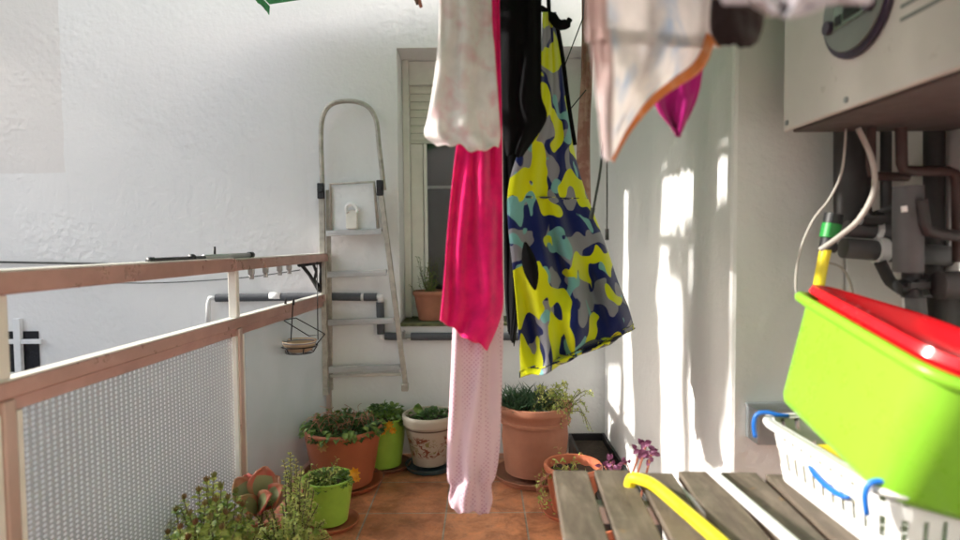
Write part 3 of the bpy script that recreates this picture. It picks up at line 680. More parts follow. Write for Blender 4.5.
# 3 painted pot
c3 = PZ(430, 468); c3.z = .03
g = saucer((c3.x, c3.y, .001), .125, .028, M['teal'], 'dark teal saucer under the painted cream pot')
e = potted('potted_plant', 'cream pot painted with red brown sprigs, left of the pale pink garment', tuple(c3), .135, .085, .255, M['painted'], 'round', liph=.055)
part(mound((c3.x + .03, c3.y, .25), .10, .10, .05, 260, .022, .02), 'foliage', M['leafdark'], e)
g = MB()
for i in range(4): leaf_faces(g, P(417 + i, 409, c3.y), Vector((math.cos(i * 1.5), -.3, math.sin(i * 1.5))), Vector((0, -1, .3)), .03, .04)
part(g, 'leaf', M['leafmid'], e)
part(MB().tube([P(419, 409, c3.y), P(424, 418, c3.y), (c3.x, c3.y, .25)], .002, 5), 'stem', M['stem'], e)
# 4 big clay pot right
c4 = PZ(535, 476); c4.z = .032
saucer((c4.x - .005, c4.y - .01, .001), .195, .03, M['terracotta2'], 'pale clay saucer under the tall round clay pot right of the garments')
e = potted('potted_plant', 'tall round clay pot with spiky grass and trailing yellow green plant at right', tuple(c4), .178, .145, .335, M['terracotta2'], 'double', liph=.05)
g = MB()
for i in range(420):
    a = random.uniform(0, 6.28); r = .12 * math.sqrt(random.random()); b0 = Vector((c4.x - .05 + r * math.cos(a) * .9, c4.y + r * math.sin(a), .33))
    dd = Vector((math.cos(a) * r * 6, math.sin(a) * r * 6, 1)) + rv(.25)
    leaf_faces(g, b0, dd, rv(1), random.uniform(.06, .125), .007, .5)
part(g, 'foliage', M['grassy'], e)
g = MB(); st = MB()
for i in range(58):
    a = random.uniform(-1.5, 1.9); b0 = Vector((c4.x + random.uniform(-.04, .15), c4.y + random.uniform(-.14, .08), .34))
    tp_ = b0 + Vector((math.cos(a) * random.uniform(.03, .15), math.sin(a) * .1 - .03, random.uniform(-.09, .12)))
    sprig(g, st, b0, tp_, 16, .019, .013, Vector((.02, -.01, .05)))
part(g, 'foliage', M['leafyellow'], e); part(st, 'stem', M['stem'], e)
# 5 small terracotta pot right front
c5 = PZ(573, 513); c5.z = .014
saucer((c5.x - .005, c5.y, .001), .125, .02, M['brick'], 'brick red saucer under the small pot beside the slatted table')
e = potted('potted_plant', 'small brick red pot with sparse pale leaves, half hidden by the slatted table', tuple(c5), .122, .085, .20, M['brick'], 'round', soil=.04)
g = MB(); st = MB()
for i in range(12):
    a = random.uniform(0, 6.28); sprig(g, st, (c5.x, c5.y, .17), (c5.x + .1 * math.cos(a), c5.y + .1 * math.sin(a) , random.uniform(.17, .27)), 7, .034, .012)
for i in range(12):
    sprig(g, st, (c5.x - .10, c5.y - .03 + random.uniform(-.05, .05), .20), (c5.x - .12 + random.uniform(-.03, .03), c5.y - .06 + random.uniform(-.05, .05), random.uniform(.03, .1)), 8, .022, .012, Vector((-.04, -.03, .02)))
part(g, 'foliage', M['leafyellow'], e); part(st, 'stem', M['stemred'], e)
# 6 green pot left front
c6 = PZ(329, 524); c6.z = .014
saucer((c6.x + .005, c6.y, .001), .118, .018, M['terracotta'], 'terracotta saucer under the front lime green pot')
e = potted('potted_plant', 'small lime green pot with a yellow flower, nearest green pot to the railing', tuple(c6), .105, .075, .185, M['green'], 'plain')
part(mound((c6.x, c6.y, .17), .10, .10, .05, 240, .026, .02), 'foliage', M['leafmid'], e)
g = MB(); st = MB()
for i in range(16):
    a = random.uniform(0, 6.28); sprig(g, st, (c6.x, c6.y, .17), (c6.x + .07 * math.cos(a), c6.y + .07 * math.sin(a), random.uniform(.2, .27)), 7, .024, .012)
part(g, 'foliage', M['leafyellow'], e); part(st, 'stem', M['stem'], e)
flower(P(355, 472, c6.y - .05), e, .026); flower(P(357, 478, c6.y - .05), e, .018)
part(MB().tube([P(355, 472, c6.y - .05), P(351, 480, c6.y - .04), (c6.x + .03, c6.y, .16)], .0018, 5), 'stem', M['stem'], e)
# 7 bushy succulent front left  8 paddle succulent  9 jade-like sprigs
def bush(label, px, py, d, rt, h, sprigs, leafm, L, W, nleaf, extra=None, potm=None):
    top = P(px, py, d); c = (top.x, d, .0)
    e = potted('potted_succulent', label, (c[0], c[1], .002), rt, rt * .75, h, potm or M['terracotta'])
    g = MB(); st = MB()
    for (qx, qy, dd) in sprigs:
        tip = P(qx, qy, d + dd); b0 = Vector((c[0] + (tip.x - c[0]) * .35, d + dd * .4, h - .03))
        sprig(g, st, b0, tip, nleaf, L, W, rv(.012), .003)
    part(g, 'foliage', leafm, e); part(st, 'stem', M['stem'], e)
    return e
sp = [(176, 512, 0), (184, 500, .02), (190, 516, -.05), (199, 492, .0), (207, 482, .03), (214, 478, .0), (221, 488, -.04), (228, 500, -.06), (236, 494, .02), (243, 507, -.03), (170, 524, .0), (205, 506, -.08), (216, 502, -.1), (226, 515, -.1), (195, 525, -.1), (250, 520, -.05), (180, 530, -.12), (210, 520, -.14), (238, 522, -.12), (222, 530, -.15), (168, 535, -.05), (188, 540, -.14), (256, 534, -.08), (245, 540, -.1)]
sp += [(x + random.uniform(-9, 9), y + random.uniform(6, 26), d_ + random.uniform(-.05, .08)) for x, y, d_ in sp + sp]
e = bush('bushy dark succulent with reddish tips, leftmost of the plants along the railing', 212, 530, 1.78, .10, .17, sp, M['leafolive'], .032, .027, 34)
g = MB()
for (qx, qy, dd) in sp[:24]:
    p = P(qx, qy, 1.78 + dd)
    for k in range(6): leaf_faces(g, p, Vector((math.cos(k), math.sin(k), 1.6)) + rv(.3), Vector((math.cos(k), math.sin(k), 0)), .020, .009)
part(g, 'foliage', M['leafredtip'], e)
sp = [(288, 470, 0), (296, 458, .02), (290, 452, 0), (302, 466, -.03), (310, 474, 0), (300, 482, -.05), (285, 486, -.04), (314, 490, -.02), (294, 496, -.08), (306, 500, -.08), (282, 505, -.06), (318, 505, 0), (270, 500, 0), (296, 512, -.1), (310, 515, -.08), (322, 522, -.02), (284, 520, -.1), (300, 528, -.12), (272, 520, -.05), (316, 532, -.06), (288, 535, -.12), (265, 512, 0), (277, 534, -.1), (262, 530, -.04)]
sp += [(x + random.uniform(-9, 9), y + random.uniform(4, 22), d_ + random.uniform(-.05, .08)) for x, y, d_ in sp + sp]
bush('tangled yellow green succulent sprigs in front of the small lime pot', 292, 530, 1.93, .10, .17, sp, M['leafyellow'], .021, .018, 34)
top = P(262, 520, 1.98); c8 = (top.x - .02, 2.0, .002)
e = potted('potted_succulent', 'succulent with big round red edged paddle leaves among the railing plants', c8, .10, .075, .17, M['terracotta'])
M['leafpaddle'] = M['leafred']
def paddle(base, tip, W, nrm):
    base = Vector(base); tip = Vector(tip); d = tip - base; L = d.length; d.normalize(); s_ = d.cross(Vector(nrm)).normalized(); n_ = s_.cross(d)
    g = MB(); vs = []; ny, nx = 10, 6
    for j in range(ny + 1):
        t = j / ny; w = W * .55 * (math.sin(math.pi * min(1, t * .93 + .07)) ** .55) * (.35 + .65 * min(1, t * 1.8))
        if j == ny: w = W * .08
        for i in range(nx + 1):
            u = i / nx * 2 - 1
            vs.append(base + d * L * t + s_ * w * u + n_ * (.12 * W * u * u + .10 * L * math.sin(t * 3.1)))
    g.add(vs, [(j * (nx + 1) + i, j * (nx + 1) + i + 1, (j + 1) * (nx + 1) + i + 1, (j + 1) * (nx + 1) + i) for j in range(ny) for i in range(nx)])
    g.mi = [1 if 0 < i < nx - 1 and j < ny - 2 else 0 for j in range(ny) for i in range(nx)]
    return g
for (x0, y0, x1, y1, W, dd, nr) in ((262, 506, 266, 466, .095, .0, (.2, -1, .3)), (255, 508, 236, 478, .08, -.02, (.5, -1, .5)), (258, 510, 247, 474, .07, .03, (.2, -1, .1)),
                               (266, 508, 284, 486, .075, -.03, (-.4, -1, .6)), (260, 512, 272, 494, .07, -.07, (0, -1, .9)), (256, 514, 240, 497, .06, -.07, (.3, -.8, .8)), (264, 510, 279, 476, .06, .04, (-.2, -1, .2))):
    part(paddle(P(x0, y0, 1.98), P(x1, y1, 1.98 + dd), W, nr), 'paddle_leaf', [M['leafpaddle'], M['leafrim']], e, smooth=True, solid=.005)
part(MB().tube([P(262, 506, 1.98), (c8[0], 2.0, .15)], .008, 8), 'stem', M['stem'], e)

# window sill pot
ps = P(430, 318, D + .09); cz = wz0 + .018
e = potted('potted_fern', 'small terracotta pot with a feathery fern on the window sill', (ps.x, D + .10, cz), .093, .062, .165, M['terracotta2'], 'round')
g = MB(); st = MB()
for i in range(26):
    a = random.uniform(0, 6.28); sprig(g, st, (ps.x, D + .1, cz + .13), (ps.x + .12 * math.cos(a) * random.random(), D + .06 + .07 * math.sin(a), cz + random.uniform(.2, .36)), 20, .026, .006)
part(g, 'foliage', M['leafmid'], e); part(st, 'stem', M['stem'], e)

# purple plant behind the table and one under it
px_ = P(628, 500, 1.62)
e = potted('potted_plant', 'low pot with straggly purple leaved stems behind the slatted table', (.42, 1.72, .002), .12, .09, .26, M['brick'], 'round', soilmat=M['pebble'])
g = MB(); st = MB()
def purple(tip, base, bend):
    pts = curve([Vector(base), (Vector(base) + Vector(tip)) / 2 + bend, Vector(tip)], 10); st.tube(pts, .0032, 6)
    for i in range(9):
        a = i * 2.1; leaf_faces(g, Vector(tip) + rv(.014), Vector((math.cos(a), -.4, math.sin(a) * .8)) + rv(.4), Vector((0, -1, .4)), .022, .013)
b0 = (.42, 1.72, .24)
purple(P(646, 446, 1.68), b0, Vector((-.02, 0, 0))); purple(P(651, 455, 1.66), b0, Vector((0, 0, .02))); purple(P(640, 452, 1.70), b0, Vector((-.03, 0, 0)))
for q in ((610, 462), (615, 470), (604, 466), (624, 463)):
    tip = P(*q, 1.66); st.tube(curve([Vector(b0), P(q[0] + 6, q[1] + 14, 1.66), tip], 8), .0018, 5)
    for i in range(6): leaf_faces(g, tip + rv(.012), rv(1) + Vector((0, -.5, 0)), Vector((0, -1, .2)), .020, .011)
part(g, 'foliage', M['leafpurple'], e); part(st, 'stem', M['stemred'], e)
# black drain trough in the corner
tr_ = empty('planter_trough', (.58, 2.85, 0), 'long black plastic trough on the floor in the right hand corner', 'planter')
g = MB(); x0, x1, y0, y1 = .46, XA - .004, 2.20, D - .01
for bx in (((x0, y0, .001), (x1, y1, .012)), ((x0, y0, .0121), (x0 + .012, y1, .11)), ((x1 - .012, y0, .0121), (x1, y1, .11)), ((x0 + .0121, y0, .0121), (x1 - .0121, y0 + .012, .11)), ((x0 + .0121, y1 - .012, .0121), (x1 - .0121, y1, .11))): g.box(*bx)
part(g, 'trough', M['black'], tr_)
part(MB().box((x0 + .013, y0 + .013, .0125), (x1 - .013, y1 - .013, .075)), 'soil', M['soil'], tr_)

# ------------------------------------------------------------ hanging wire bowl holder on the middle rail
yb_ = PXX(300, 345, -.84).y; yb_ = 2.66
hb = empty('hanging_bowl', rl(yb_, .7, .1), 'black wire holder with a small patterned bowl hooked on the middle rail', 'hanger')
g = MB(); bc = P(299.5, 343, yb_)
for sx_ in (285, 293):
    g.tube(curve([P(sx_ + 1, 305, yb_), P(sx_ + 1, 299, yb_), P(sx_, 302, yb_ - .0), P(sx_ - 1, 322, yb_), P(sx_ - 2, 340, yb_)], 16), .0028, 6)
g.tube([P(283, 320, yb_), P(296, 318, yb_), P(325, 334, yb_ + .05), P(309, 336, yb_ - .05), P(283, 320, yb_)], .0025, 6)
g.tube([P(325, 334, yb_), P(316, 345, yb_)], .0025, 6); g.tube([P(317, 262, yb_ + .3), P(318, 340, yb_ + .2)], .0025, 6)
for r_, z_ in ((.077, -.012), (.06, -.04)):
    g.tube([bc + Vector((r_ * math.cos(a * .3491), r_ * math.sin(a * .3491), z_)) for a in range(19)], .0028, 6)
for a in range(6): g.tube([bc + Vector((r_ * math.cos(a * 1.047), r_ * math.sin(a * 1.047), z_)) for r_, z_ in ((.077, -.012), (.06, -.04), (.02, -.045))], .0025, 6)
part(g, 'wire_frame', M['blackwire'], hb, smooth=True)
g = MB().lathe([(.04, -.038), (.055, -.028), (.068, -.008), (.074, .012), (.071, .013), (.063, -.006), (.04, -.026), (.001, -.028)], tuple(bc), 40)
m, nt, b = newmat('patterned_glaze'); sx2 = N(nt, 'ShaderNodeSeparateXYZ'); nt.links.new(coords(nt, 'Object', (1, 1, 25)), sx2.inputs[0])
nt.links.new(ramp(nt, sx2.outputs[2], [(0, (.42, .30, .20)), (.12, (.10, .08, .16)), (.2, (.62, .55, .45)), (.28, (.45, .25, .14))]), b.inputs['Base Color']); b.inputs['Roughness'].default_value = .2
part(g, 'bowl', m, hb, smooth=True, loc=bc)

# ------------------------------------------------------------ slatted table
tb = empty('slatted_table', (.55, 1.35, 0), 'low outdoor table of weathered grey wooden slats at bottom right', 'table')
TZ = .635; pit = .0925; th = R(-3.2)
Tm = Matrix.Translation((P(553, 476, 1.35).x, 1.35, TZ)) @ Matrix.Rotation(th, 4, 'Z')
for i in range(10):
    g = MB(); off = .008 * math.sin(i * 2.3)
    x0 = i * pit
    vs = []; nseg = 14
    g.box((x0, -1.3 if i * pit < 2 else 0, -.022), (x0 + .077, off, 0), mat=Tm)
    if (Tm @ Vector((x0 + .08, 0, 0))).x > XC - .02: continue
    o = part(g, 'slat', M['wood'], tb, bevel=.003)
g = MB(); g.box((-.0 + .02, -.13, -.062), (.86, -.10, -.0235), mat=Tm); part(g, 'cross_bar', M['whitepaint'], tb, bevel=.003); g = MB(); g.box((.02, -1.2, -.062), (.86, -1.17, -.0235), mat=Tm); part(g, 'cross_bar', M['whitepaint'], tb, bevel=.003)
for (x, y) in ((.03, -.115), (.83, -.115), (.03, -1.185), (.83, -1.185)):
    p = Tm @ Vector((x, y, -.06)); part(MB().box((p.x - .016, p.y - .016, .001), (p.x + .016, p.y + .016, p.z - .003)), 'leg', M['whitepaint'], tb, bevel=.003)
# bars lying on / below
g = MB(); g.bar(P(694, 456, 1.41), P(800, 549, .90) , .017, .012); 
tag(g.build('white_bar', M['whitepaint'], bevel=.003), 'white flat metal bar lying lengthwise over the slats, end sticking out', 'bar')
g = MB(); p0 = P(664, 470, 1.37); p1 = P(740, 545, 1.0); g.bar(p0 + Vector((0, 0, -.012)), p1 + Vector((.01, 0, -.012)), .012, .014)
tag(g.build('white_strip', M['whitepaint'], bevel=.002), 'thin white strip lodged in the gap between two table slats', 'bar')
g = MB(); pts = [P(629, 484, 1.26) + Vector((0, 0, -.03)), P(631, 480, 1.255), P(640, 479.5, 1.235), P(655, 486, 1.19), P(685, 511, 1.09), P(715, 537, 1.0), P(740, 560, .93)]
g.tube(curve(pts, 40), .0120, 14)
tag(g.build('yellow_cane', M['yellow'], smooth=True), 'bent bright yellow plastic cane lying across the table slats', 'cane')

# ------------------------------------------------------------ laundry basket
def rrect(w, l, r, n=7):
    out = []
    for cx_, cy_, a0 in ((w / 2 - r, l / 2 - r, 0), (-w / 2 + r, l / 2 - r, 90), (-w / 2 + r, -l / 2 + r, 180), (w / 2 - r, -l / 2 + r, 270)):
        for i in range(n + 1):
            a = R(a0 + 90 * i / n); out.append((cx_ + r * math.cos(a), cy_ + r * math.sin(a)))
    return out
def tub(Mx, levels, mi=0, g=None):     # levels: (w, l, r, z)
    g = g or MB(); k = None; vs = []
    for w_, l_, r_, z_ in levels:
        ring = rrect(w_, l_, r_); k = len(ring); vs += [Mx @ Vector((x, y, z_)) for x, y in ring]
    fs = [(i * k + j, i * k + (j + 1) % k, (i + 1) * k + (j + 1) % k, (i + 1) * k + j) for i in range(len(levels) - 1) for j in range(k)]
    fs.append(tuple(range(k))[::-1]); fs.append(tuple(range((len(levels) - 1) * k, len(levels) * k)))
    return g.add(vs, fs, mi)
BX0, BX1, BY0, BY1 = .615, .99, .93, 1.34
bk = empty('laundry_basket', (.8, 1.13, TZ), 'white plastic laundry basket with slots and blue handle ends on the table', 'basket')
bw_, bl_ = BX1 - BX0, BY1 - BY0
Bm = Matrix.Translation(((BX0 + BX1) / 2, (BY0 + BY1) / 2, TZ + .002)) @ Matrix.Rotation(R(1.5), 4, 'Z') @ Matrix.Rotation(R(.5), 4, 'X')
g = tub(Bm, [(bw_ - .075, bl_ - .075, .05, 0), (bw_ - .070, bl_ - .070, .05, .002), (bw_ - .074, bl_ - .074, .05, .006)]); part(g, 'basket_floor', M['whiteplastic'], bk, smooth=True, auto=40)
# slotted walls: vertical ribs between solid bands
g = MB(); H = .122
def lvl(z): f_ = z / H; return rrect(bw_ - .05 + .035 * f_, bl_ - .05 + .035 * f_, .05, 7)
def ringband(z0, z1):
    a_ = lvl(z0); c_ = lvl(z1); k = len(a_); vs = [Bm @ Vector((x, y, z0)) for x, y in a_] + [Bm @ Vector((x, y, z1)) for x, y in c_]
    g.add(vs, [(j, (j + 1) % k, k + (j + 1) % k, k + j) for j in range(k)])
def perim(z, t):
    ring = lvl(z); k = len(ring); seg = [(Vector(ring[(j + 1) % k]) - Vector(ring[j])).length for j in range(k)]; T = sum(seg); s_ = t * T
    for j in range(k):
        if s_ <= seg[j] + 1e-9: return Vector(ring[j]).lerp(Vector(ring[(j + 1) % k]), s_ / seg[j])
        s_ -= seg[j]
    return Vector(ring[0])
ringband(.0, .03); ringband(.068, .092); ringband(.125, H)
nr = 44
for (z0, z1) in ((.030, .068), (.092, .125)):
    for i in range(nr):
        t0, t1 = i / nr, (i + .70) / nr
        q = [perim(z0, t0), perim(z0, t1), perim(z1, t1), perim(z1, t0)]
        g.add([Bm @ Vector((p.x, p.y, z)) for p, z in zip(q, (z0, z0, z1, z1))], [(0, 1, 2, 3)])
part(g, 'slotted_wall', M['whiteplastic'], bk, solid=.003)
g = tub(Bm, [(bw_ - .016, bl_ - .016, .055, H - .012), (bw_ + .014, bl_ + .014, .06, H - .012), (bw_ + .02, bl_ + .02, .06, H - .006), (bw_ + .018, bl_ + .018, .06, H + .001), (bw_ - .01, bl_ - .01, .055, H + .003), (bw_ - .022, bl_ - .022, .05, H - .004)])
g.f = g.f[:-2]; g.mi = g.mi[:-2]
part(g, 'rim', M['whiteplastic'], bk, smooth=True, auto=60)
for (yy) in (bl_ / 2 - .025, -bl_ / 2 + .012):
    g = MB(); pts = [Bm @ Vector((-bw_ / 2 + dx, yy + dy, H + dz)) for dx, dy, dz in ((-.014, .012, -.045), (-.018, .012, -.015), (-.012, .010, .006), (.006, .004, .012), (.03, -.004, .008), (.05, -.004, .006))]
    g.tube(curve(pts, 18), .0048, 8); part(g, 'handle', M['blue'], bk, smooth=True)
# stuff in the basket
g = MB(); p = P(815, 512, 1.0); g.tube(curve([Vector((.622, 1.15, .715)), Vector((.621, 1.11, .704)), Vector((.622, 1.06, .70)), Vector((.627, 1.03, .705))], 10), [.003, .005] + [.0055] * 6 + [.005, .003], 8)
tag(g.build('blue_brush', M['blue'], smooth=True), 'blue plastic strip showing through the basket slots', 'brush')
g = MB(); g.box((.66, 1.13, TZ + .012), (.72, 1.22, TZ + .10)); 
tag(g.build('yellow_box', M['yellow'], bevel=.006), 'yellow box seen through the slots inside the white basket', 'box')
# galvanised box behind the basket
g = MB(); q = P(757, 412, 1.53)
tb_ = empty('metal_box', (q.x + .05, YB - .004, q.z - .08), 'small grey galvanised metal box fixed to the wall behind the basket', 'box')
part(MB().box((q.x, 1.525, q.z - .085), (q.x + .10, YB - .003, q.z)), 'box_body', M['galv'], tb_, bevel=.004)
part(MB().box((q.x - .003, 1.521, q.z + .0005), (q.x + .103, YB - .003, q.z + .008)), 'box_lid', M['galv'], tb_, bevel=.002)

# ------------------------------------------------------------ green bin with a red tub in it
bn = empty('storage_bin', (.82, 1.15, .8), 'lime green plastic storage bin tipped on top of the white basket', 'bin')
LB, WB, HB = .44, .34, .225
Gm = Matrix.Translation((.744, 1.11, .744)) @ Matrix.Rotation(R(-1.0), 4, 'Z') @ Matrix.Rotation(R(11.5), 4, 'X') @ Matrix.Rotation(R(17), 4, 'Y')
g = tub(Gm, [(WB - .09, LB - .09, .05, 0), (WB - .07, LB - .07, .055, .004), (WB - .058, LB - .058, .06, .018), (WB - .02, LB - .02, .06, HB - .03), (WB - .018, LB - .018, .06, HB - .024),
             (WB - .004, LB - .004, .06, HB - .022), (WB + .018, LB + .018, .065, HB - .018), (WB + .024, LB + .024, .065, HB - .010), (WB + .018, LB + .018, .065, HB - .002), (WB, LB, .06, HB),
             (WB - .03, LB - .03, .055, HB - .008), (WB - .066, LB - .066, .05, .02)])
part(g, 'bin_body', M['bin'], bn, smooth=True, auto=60)
rt_ = empty('wash_tub', (.82, 1.15, .9), 'glossy red plastic tub nested in the top of the green bin', 'tub')
Rm = Gm @ Matrix.Translation((.0, .0, HB - .052))
g = tub(Rm, [(WB - .09, LB - .09, .06, -.05), (WB - .06, LB - .06, .07, -.04), (WB - .030, LB - .030, .08, .052), (WB - .01, LB - .004, .09, .056), (WB + .006, LB + .012, .09, .060), (WB + .002, LB + .008, .09, .074), (WB - .03, LB - .03, .08, .078), (WB - .05, LB - .05, .075, .070), (WB - .08, LB - .08, .07, .045)])
part(g, 'tub_body', M['red'], rt_, smooth=True, auto=60)

# ------------------------------------------------------------ boiler
bo = empty('gas_boiler', (.9, 1.2, 1.41), 'white wall hung gas boiler with round control panel, at top right', 'boiler')
bx0 = P(783, 133, 1.45).x; bz0 = P(783, 133, 1.45).z
g = MB(); g.box((bx0 + .012, .82, bz0 + .03), (XC - .002, 1.45, bz0 + .75)); 
g.add([(bx0, 1.452, bz0 + .002), (bx0, .818, bz0 + .002), (bx0, .818, bz0 + .752), (bx0, 1.452, bz0 + .752), (bx0 + .0115, 1.452, bz0 + .002), (bx0 + .0115, .818, bz0 + .002), (bx0 + .0115, .818, bz0 + .752), (bx0 + .0115, 1.452, bz0 + .752)],
      [(0, 1, 2, 3), (7, 6, 5, 4), (0, 4, 5, 1), (1, 5, 6, 2), (2, 6, 7, 3), (3, 7, 4, 0)])
part(g, 'casing', M['boiler'], bo, bevel=.005)
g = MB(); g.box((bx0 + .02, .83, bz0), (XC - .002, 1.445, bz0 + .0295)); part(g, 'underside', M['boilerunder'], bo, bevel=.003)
for i in range(4):
    zz_ = bz0 + .115 + i * .022
    part(MB().box((bx0 - .0015, .86, zz_), (bx0 - .0002, 1.05, zz_ + .006)), 'vent_slot', M['boilergrey'], bo)
for (yy, zz_) in ((1.43, bz0 + .02), (1.20, bz0 + .02), (.90, bz0 + .02)):
    part(MB().tube([(bx0 - .003, yy, zz_), (bx0 - .0002, yy, zz_)], .006, 12), 'screw', M['galv'], bo)
pc_ = PXX(857, 5, bx0 - .004)
def disc(rx_, rz_, x0, x1, mat, name, dz=0, n=40):
    g = MB(); vs = []
    for x in (x0, x1):
        for j in range(n): a = 2 * math.pi * j / n; vs.append((x, pc_.y + rx_ * math.cos(a), pc_.z + dz + rz_ * math.sin(a)))
    g.add(vs, [(j, (j + 1) % n, n + (j + 1) % n, n + j) for j in range(n)] + [tuple(range(n))[::-1], tuple(range(n, 2 * n))])
    return part(g, name, mat, bo, bevel=.002)
disc(.105, .095, bx0 - .010, bx0 - .0005, M['boilerrim'], 'control_rim')
disc(.093, .083, bx0 - .016, bx0 - .0105, M['boilergrey'], 'control_panel')
g = MB(); g.box((bx0 - .019, pc_.y - .045, pc_.z - .03), (bx0 - .0165, pc_.y + .05, pc_.z + .012)); part(g, 'display', M['lcd'], bo)
g = MB(); g.box((bx0 - .0215, pc_.y - .032, pc_.z - .022), (bx0 - .0195, pc_.y + .015, pc_.z + .004)); g.box((bx0 - .0215, pc_.y + .024, pc_.z - .026), (bx0 - .0195, pc_.y + .042, pc_.z - .008)); part(g, 'display_screen', M['black'], bo)
for yy in (-.062, .066):
    g = MB(); g.tube([(bx0 - .026, pc_.y + yy, pc_.z - .02), (bx0 - .0165, pc_.y + yy, pc_.z - .02)], .013, 16)
    part(g, 'knob', M['boilerrim'], bo, smooth=True, auto=40)

# pipes under the boiler
def pipe(label, pts, r, mat, grp='pipes under the boiler', name='boiler_pipe', n=12, joints=None, sm=True):
    g = MB(); g.tube(pts, r, n)
    o = tag(g.build(name, mat, smooth=sm, auto=50, loc=Vector(pts[0])), label, 'pipe', grp)
    if joints:
        g = MB()
        for a_, b__ in joints: g.tube([a_, b__], r * 1.35, 12)
        part(g, 'collar', M['whiteplastic'], o, smooth=True, auto=50)
    return o
def bendp(pts, k=.25):           # round the corners of a pixel path
    out = [pts[0]]
    for a_, b__, c_ in zip(pts, pts[1:], pts[2:]):
        out += [b__.lerp(a_, k), b__.lerp(a_, k * .45) * .5 + b__.lerp(c_, k * .45) * .5 if False else b__.lerp(a_, k * .35).lerp(b__.lerp(c_, k * .35), .5), b__.lerp(c_, k)]
    return out + [pts[-1]]
q = 1.38
pipe('dark brown pipe dropping straight from the boiler, left of the bent pair', bendp([P(871, 128, q), P(871, 176, q), P(908, 177, q)], .2), .010, M['copper'])
pipe('dark brown pipe bent twice to the right under the boiler', bendp([P(901, 128, q - .03), P(902, 171, q - .03), P(957, 171, q - .03), P(958, 262, q - .03)], .18), .0115, M['copper'])
pipe('thick grey green vertical pipe beside the hose connector', [P(852, 130, 1.50), P(852, 232, 1.50)], .040, M['darkpipe'], n=20)
o = pipe('fat dark grey foam sleeve hanging below the bent brown pipes', [P(908, 186, 1.33), P(908, 272, 1.33)], .029, M['greypipe'], n=20)
part(MB().tube([P(904, 206, 1.297), P(904.5, 212, 1.297)], .006, 8), 'paint_splash', M['whiteplastic'], o)
pipe('added thin charcoal pipe standing in for shade behind the bent brown pipes', [P(886, 128, 1.47), P(886, 262, 1.47)], .012, M['darkpipe'])  # added pipe, its dark colour fills in the shade under the boiler
pipe('added thick charcoal pipe standing in for shade behind the foam sleeve at right', [P(934, 128, 1.46), P(934, 300, 1.46)], .022, M['darkpipe'], n=16)  # also added, dark in place of the boiler's shade
pipe('added slanting dark pipe standing in for shade between the horizontal pipes and the black valve', bendp([P(880, 262, 1.42), P(890, 282, 1.42), P(912, 296, 1.40)], .25), .013, M['darkpipe'])  # added dark stub deepening the shaded pipe area
pipe('upper of two grey horizontal pipes left of the foam sleeve', [P(846, 229, 1.45), P(896, 232, 1.45)], .020, M['greypipe'], n=16, joints=[(P(873, 230.5, 1.45), P(878, 231, 1.45))])
pipe('lower of two grey horizontal pipes left of the foam sleeve', [P(843, 248, 1.44), P(950, 256, 1.44)], .024, M['greypipe'], n=16, joints=[(P(875, 250.5, 1.44), P(884, 251, 1.44))])
pipe('black bent pipe running right at the picture edge below the boiler', bendp([P(975, 238, 1.3), P(925, 232, 1.3), P(921, 200, 1.3)], .25), .012, M['darkpipe'])
pipe('charcoal pipe dropping to the red tub from the black valve', [P(915, 297, 1.34), P(920, 350, 1.34)], .020, M['greypipe'], n=14)
pipe('wide dark pipe at the right edge behind the red tub', [P(942, 296, 1.36), P(946, 370, 1.36)], .034, M['darkpipe'], n=16)
pipe('fat dark horizontal pipe stub at the right picture edge', [P(938, 285, 1.3), P(990, 285, 1.3)], .030, M['darkpipe'], n=16)
g = MB(); p = P(912, 284, 1.34); g.tube([p + Vector((-.03, 0, -.008)), p + Vector((.03, 0, .008))], .017, 12); g.tube([p + Vector((0, 0, .03)), p + Vector((0, 0, -.03))], .020, 12); g.tube([p + Vector((0, -.03, 0)), p], .012, 10); g.box((p.x - .03, p.y - .04, p.z - .006), (p.x + .012, p.y - .03, p.z + .006))
tag(g.build('valve', M['black'], smooth=True, auto=40), 'black valve below the grey foam sleeve', 'valve')
g = MB(); p = P(885, 205, 1.42); g.tube([P(868, 216, 1.42), P(893, 207, 1.42)], .006, 8); g.tube([P(866, 208, 1.42), P(868, 222, 1.42)], .012, 10); g.tube([P(860, 219, 1.42), P(882, 219, 1.42)], .014, 12)
tag(g.build('tap', M['darkpipe'], smooth=True, auto=40), 'small dark tap in front of the thick vertical pipe', 'tap')
# hose with connector
hs = empty('garden_hose', P(826, 240, 1.42), 'yellow garden hose with green and black connector hanging by the boiler pipes', 'hose')
part(MB().tube(curve([P(827, 245, 1.42), P(823, 262, 1.42), P(819, 285, 1.42), P(814, 320, 1.42), P(812, 350, 1.42)], 16), .0125, 12), 'hose', M['yellow'], hs, smooth=True)
part(MB().tube([P(832, 224, 1.42), P(829, 238, 1.42)], .021, 16), 'connector', plain('green_connector', (.02, .28, .05), .4), hs, smooth=True, auto=40)
g = MB(); g.tube([P(834, 214, 1.42), P(832, 223.5, 1.42)], .020, 14); part(g, 'black_collar', M['black'], hs, smooth=True, auto=40); g = MB(); g.tube([P(829, 238.5, 1.42), P(827, 250, 1.42)], .018, 14); g.tube([P(822, 246, 1.42), P(835, 248, 1.42)], .012, 12); part(g, 'black_collar', M['black'], hs, smooth=True, auto=40)
